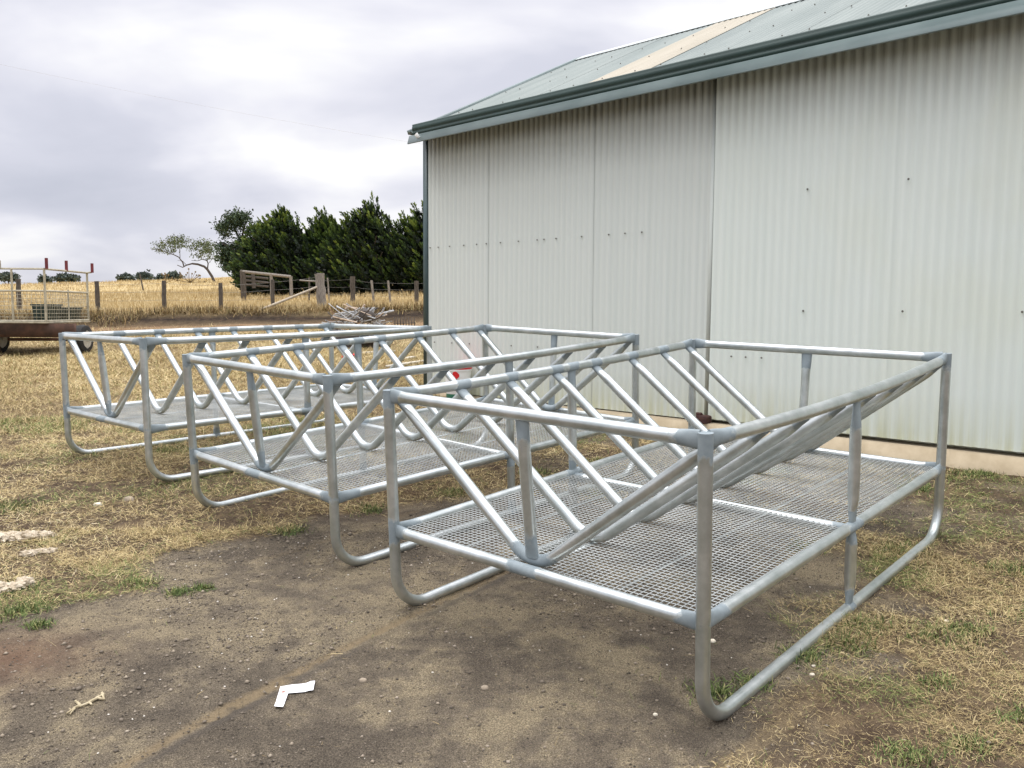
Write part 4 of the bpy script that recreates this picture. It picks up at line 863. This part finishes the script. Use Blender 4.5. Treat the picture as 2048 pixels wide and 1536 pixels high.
def broad_tree(name, root, limbs, clusters, m, leaf, per, tag_=None, w0=.34, droop=.0):
    mb = MB()
    for pts, r0, r1 in limbs: P = np.array(pts, float); P = np.vstack([lin(P[i], P[i+1], 4)[:-1] for i in range(len(P)-1)]+[P[-1:]]); mb.tube(P, np.linspace(r0, r1, len(P)), 8, (.1, 1, .1))
    mb.build('trunk', bark, root, True); V = []; T = []
    for (cx, cy, cz, rx, ry, rz2, n_) in clusters:
        p = rng.normal(0, .5, (n_, 3))*np.array((rx, ry, rz2))+np.array((cx, cy, cz)); d = rng.normal(0, 1, (n_*per, 3)); d[:, 2] -= droop; d /= np.linalg.norm(d, axis=1)[:, None]
        p = np.repeat(p, per, 0)+rng.normal(0, .09, (n_*per, 3)); u = np.cross(d, rng.normal(0, 1, d.shape)); u /= np.linalg.norm(u, axis=1)[:, None]
        l = leaf*rng.uniform(.6, 1.4, (len(p), 1)); V.append(np.stack([p, p+d*l*.5+u*l*w0, p+d*l, p+d*l*.5-u*l*w0], 1).reshape(-1, 3)); T.append(np.repeat(rng.uniform(0, 1, len(p)), 4))
    V = np.vstack(V); i = np.arange(len(V)//4)*4
    me = mesh_np('crown', V, np.stack([i, i+1, i+2, i+3], -1), None, False, {'tone': np.concatenate(T)}, [m]); link('crown', me, root)
# dark leafy tree left of the cypresses
D = 50; ox = ptpx(500, D); og3 = np.array((ox, D, gz1(ox, D))); pt_ = empty('leafy_tree', tuple(og3)); tag(pt_, 'dark fine leaved tree leaning out left of the cypress windbreak', 'tree')
def Q3(px, py, dy=0): return tuple(WPx(px, py, D+dy)-og3)
limbs = [([Q3(505, 600), Q3(498, 560), Q3(488, 530), Q3(470, 505, -.4), Q3(447, 492, -.6)], .16, .03), ([Q3(488, 530), Q3(484, 490, .3), Q3(470, 455, .3), Q3(452, 440)], .10, .02), ([Q3(498, 560), Q3(478, 540), Q3(455, 530)], .07, .02), ([Q3(484, 490, .3), Q3(495, 450), Q3(480, 428)], .07, .02)]
cls = []
for px, py, rx, rz2, n_ in ((462, 440, .85, .45, 210), (447, 452, .65, .30, 130), (482, 432, .7, .4, 150), (437, 462, .35, .2, 50), (492, 455, .9, .6, 180), (460, 495, .95, .55, 300), (440, 507, .6, .45, 150), (475, 515, .9, .5, 220), (448, 525, .6, .3, 130), (478, 480, .8, .4, 130), (462, 532, .6, .18, 80), (436, 490, .35, .3, 60), (492, 520, .9, .6, 200), (468, 424, .5, .15, 40)):
    c_ = Q3(px, py); cls.append((c_[0], c_[1]+rng.normal(0, .4), c_[2], rx, .9, rz2, n_))
cls = [(a_+.3, b_, c_-.28, d_*.74, e_, f_*.8, int(n_*.62)) for a_, b_, c_, d_, e_, f_, n_ in cls]; broad_tree('leafy_tree', pt_, limbs, cls, pep_m, .12, 9, droop=.3)
# crooked sparse tree
D = 80; ox = ptpx(433, D); og3 = np.array((ox, D, gz1(ox, D))); bt = empty('crooked_tree', tuple(og3)); tag(bt, 'crooked thin tree with sparse crown standing alone in the paddock', 'tree')
def Z4(x, y, dy=0): return Q3(x/4, 480+y/4, dy)
limbs = [([Z4(1738, 405), Z4(1700, 310), Z4(1665, 255), Z4(1640, 232), Z4(1590, 215), Z4(1545, 210)], 0.143, 0.084), ([Z4(1545, 210), Z4(1500, 222), Z4(1468, 240), Z4(1425, 222)], 0.072, 0.030), ([Z4(1480, 236), Z4(1470, 200), Z4(1440, 160), Z4(1400, 140), Z4(1350, 125), Z4(1290, 100), Z4(1225, 100)], 0.066, 0.018), ([Z4(1665, 255), Z4(1672, 210), Z4(1665, 185), Z4(1625, 175), Z4(1590, 188), Z4(1540, 185)], 0.066, 0.018),
         ([Z4(1450, 165), Z4(1450, 110), Z4(1435, 50), Z4(1440, -10)], 0.033, 0.012), ([Z4(1665, 185), Z4(1690, 150), Z4(1680, 90), Z4(1650, 40)], 0.039, 0.012), ([Z4(1350, 125), Z4(1330, 80), Z4(1345, 30)], 0.028, 0.012), ([Z4(1625, 175), Z4(1610, 120), Z4(1570, 60)], 0.028, 0.012), ([Z4(1500, 222), Z4(1470, 190), Z4(1430, 185)], 0.028, 0.012), ([Z4(1400, 140), Z4(1380, 90), Z4(1400, 40)], 0.022, 0.012), ([Z4(1290, 100), Z4(1280, 60)], 0.017, 0.012), ([Z4(1672, 210), Z4(1700, 180), Z4(1715, 150)], 0.022, 0.012)]
cls = []
for x, y, rx, rz2, n_ in ((1240, 100, .6, .3, 32), (1290, 70, .9, .35, 42), (1350, 30, 1.0, .35, 60), (1420, 10, 1.1, .4, 70), (1400, 75, 1.0, .35, 45), (1460, 50, .8, .5, 45), (1540, 90, .9, .35, 40), (1590, 50, 1.0, .4, 60), (1640, 60, .9, .45, 55), (1620, 110, 1.0, .4, 55), (1680, 110, .7, .6, 50), (1560, 145, .8, .25, 25), (1340, 115, .8, .2, 22), (1650, 160, .7, .2, 20), (1690, 165, .5, .25, 18)):
    c_ = Z4(x, y); cls.append((c_[0]+.25, c_[1]+rng.normal(0, .5), c_[2], rx*.72, 1.1, rz2*.9, n_))
broad_tree('crooked_tree', bt, limbs, cls, leaf_mat('sparse_foliage', [(0, (.045, .06, .025)), (.6, (.085, .11, .04)), (1, (.17, .20, .07))]), .14, 5)
# far trees over the crest
far_m = leaf_mat('far_foliage', [(0, (.045, .065, .06)), (1, (.10, .125, .10))])
for k_, (px0, px1, top, lab) in enumerate(((-2, 38, 555, 'far dome tree on the skyline at the left edge'), (79, 105, 561, 'low far tree left of the wide double crowned one'), (105, 158, 556, 'wide double crowned far tree seen through the trailer cage'), (237, 268, 555, 'leftmost of four far trees on the skyline in the middle'), (275, 305, 552, 'second of four far trees on the skyline from the left'), (312, 336, 556, 'smallest of four far trees on the skyline'), (338, 363, 551, 'tallest of four far trees on the skyline, nearest the crooked tree'))):
    D = 260; cx = (px0+px1)/2; x = ptpx(cx, D); g = gz1(x, D); root = empty('far_tree', (x, D, g)); tag(root, lab, 'tree', 'far trees on the skyline'); hw = (px1-px0)/2/1714*D; zt = CH+(622-top)/1714*D-g-.0066*x+.3
    limbs = [([(0, 0, -.5), (.2, 0, zt*.5), (-.3, 0, zt*.8)], .35, .12), ([(0, 0, zt*.35), (hw*.5, 0, zt*.7)], .2, .08), ([(0, 0, zt*.4), (-hw*.6, 0, zt*.72)], .2, .08)]
    rr = hw*.5; cls = [(q*hw*.42, rng.normal(0, .6), zt-1.9-abs(q)*.5, rr, rr, .75, 80) for q in (-1, -.5, 0, .5, 1)]
    broad_tree('far_tree', root, limbs, cls, far_m, .8, 5)
# dry thistle stalks in the paddock
for k_, (px, D, h_, lab) in enumerate(((380, 70, 1.0, 'bushy dry thistle in the paddock near the crooked tree'), (332, 72, .75, 'smaller dry thistle in the paddock left of the bushy one'))):
    x = ptpx(px, D); g = gz1(x, D); mb = MB()
    for q in range(16 if k_ == 0 else 8):
        a_ = rng.normal(0, .6); b_ = rng.normal(0, .5); e_ = np.array((math.sin(a_)*h_, b_*.4, math.cos(a_)*h_*rng.uniform(.7, 1.1))); mb.tube(lin((0, 0, 0), e_, 4), .016, 4, (0, 1, 0)); mb.box(e_, (.09, .09, .12))
    o = mb.build('thistle', noisy('thistle_brown', (.13, .09, .045), (.24, .17, .08), 9, .9, 0, (1, 1, 1), 0), None); o.location = (x, D, g+.25); tag(o, lab, 'plant')
# overhead wire
a_ = WPx(-160, 112, 60); b_ = WPx(880, 302, 75); P = lin(a_, b_, 30); s = np.linspace(0, 1, 30); P[:, 2] -= .35*4*s*(1-s); c_ = P[0].copy()
o = MB().tube(P-c_, .006, 5, (0, 0, 1)).build('power_line', noisy('cable_grey', (.42, .42, .44), (.46, .46, .48), 1, .6, 0, (1, 1, 1), 0), None); o.location = c_; tag(o, 'single thin overhead wire crossing the grey sky', 'cable')
# tufts of long grass around the trailer and posts
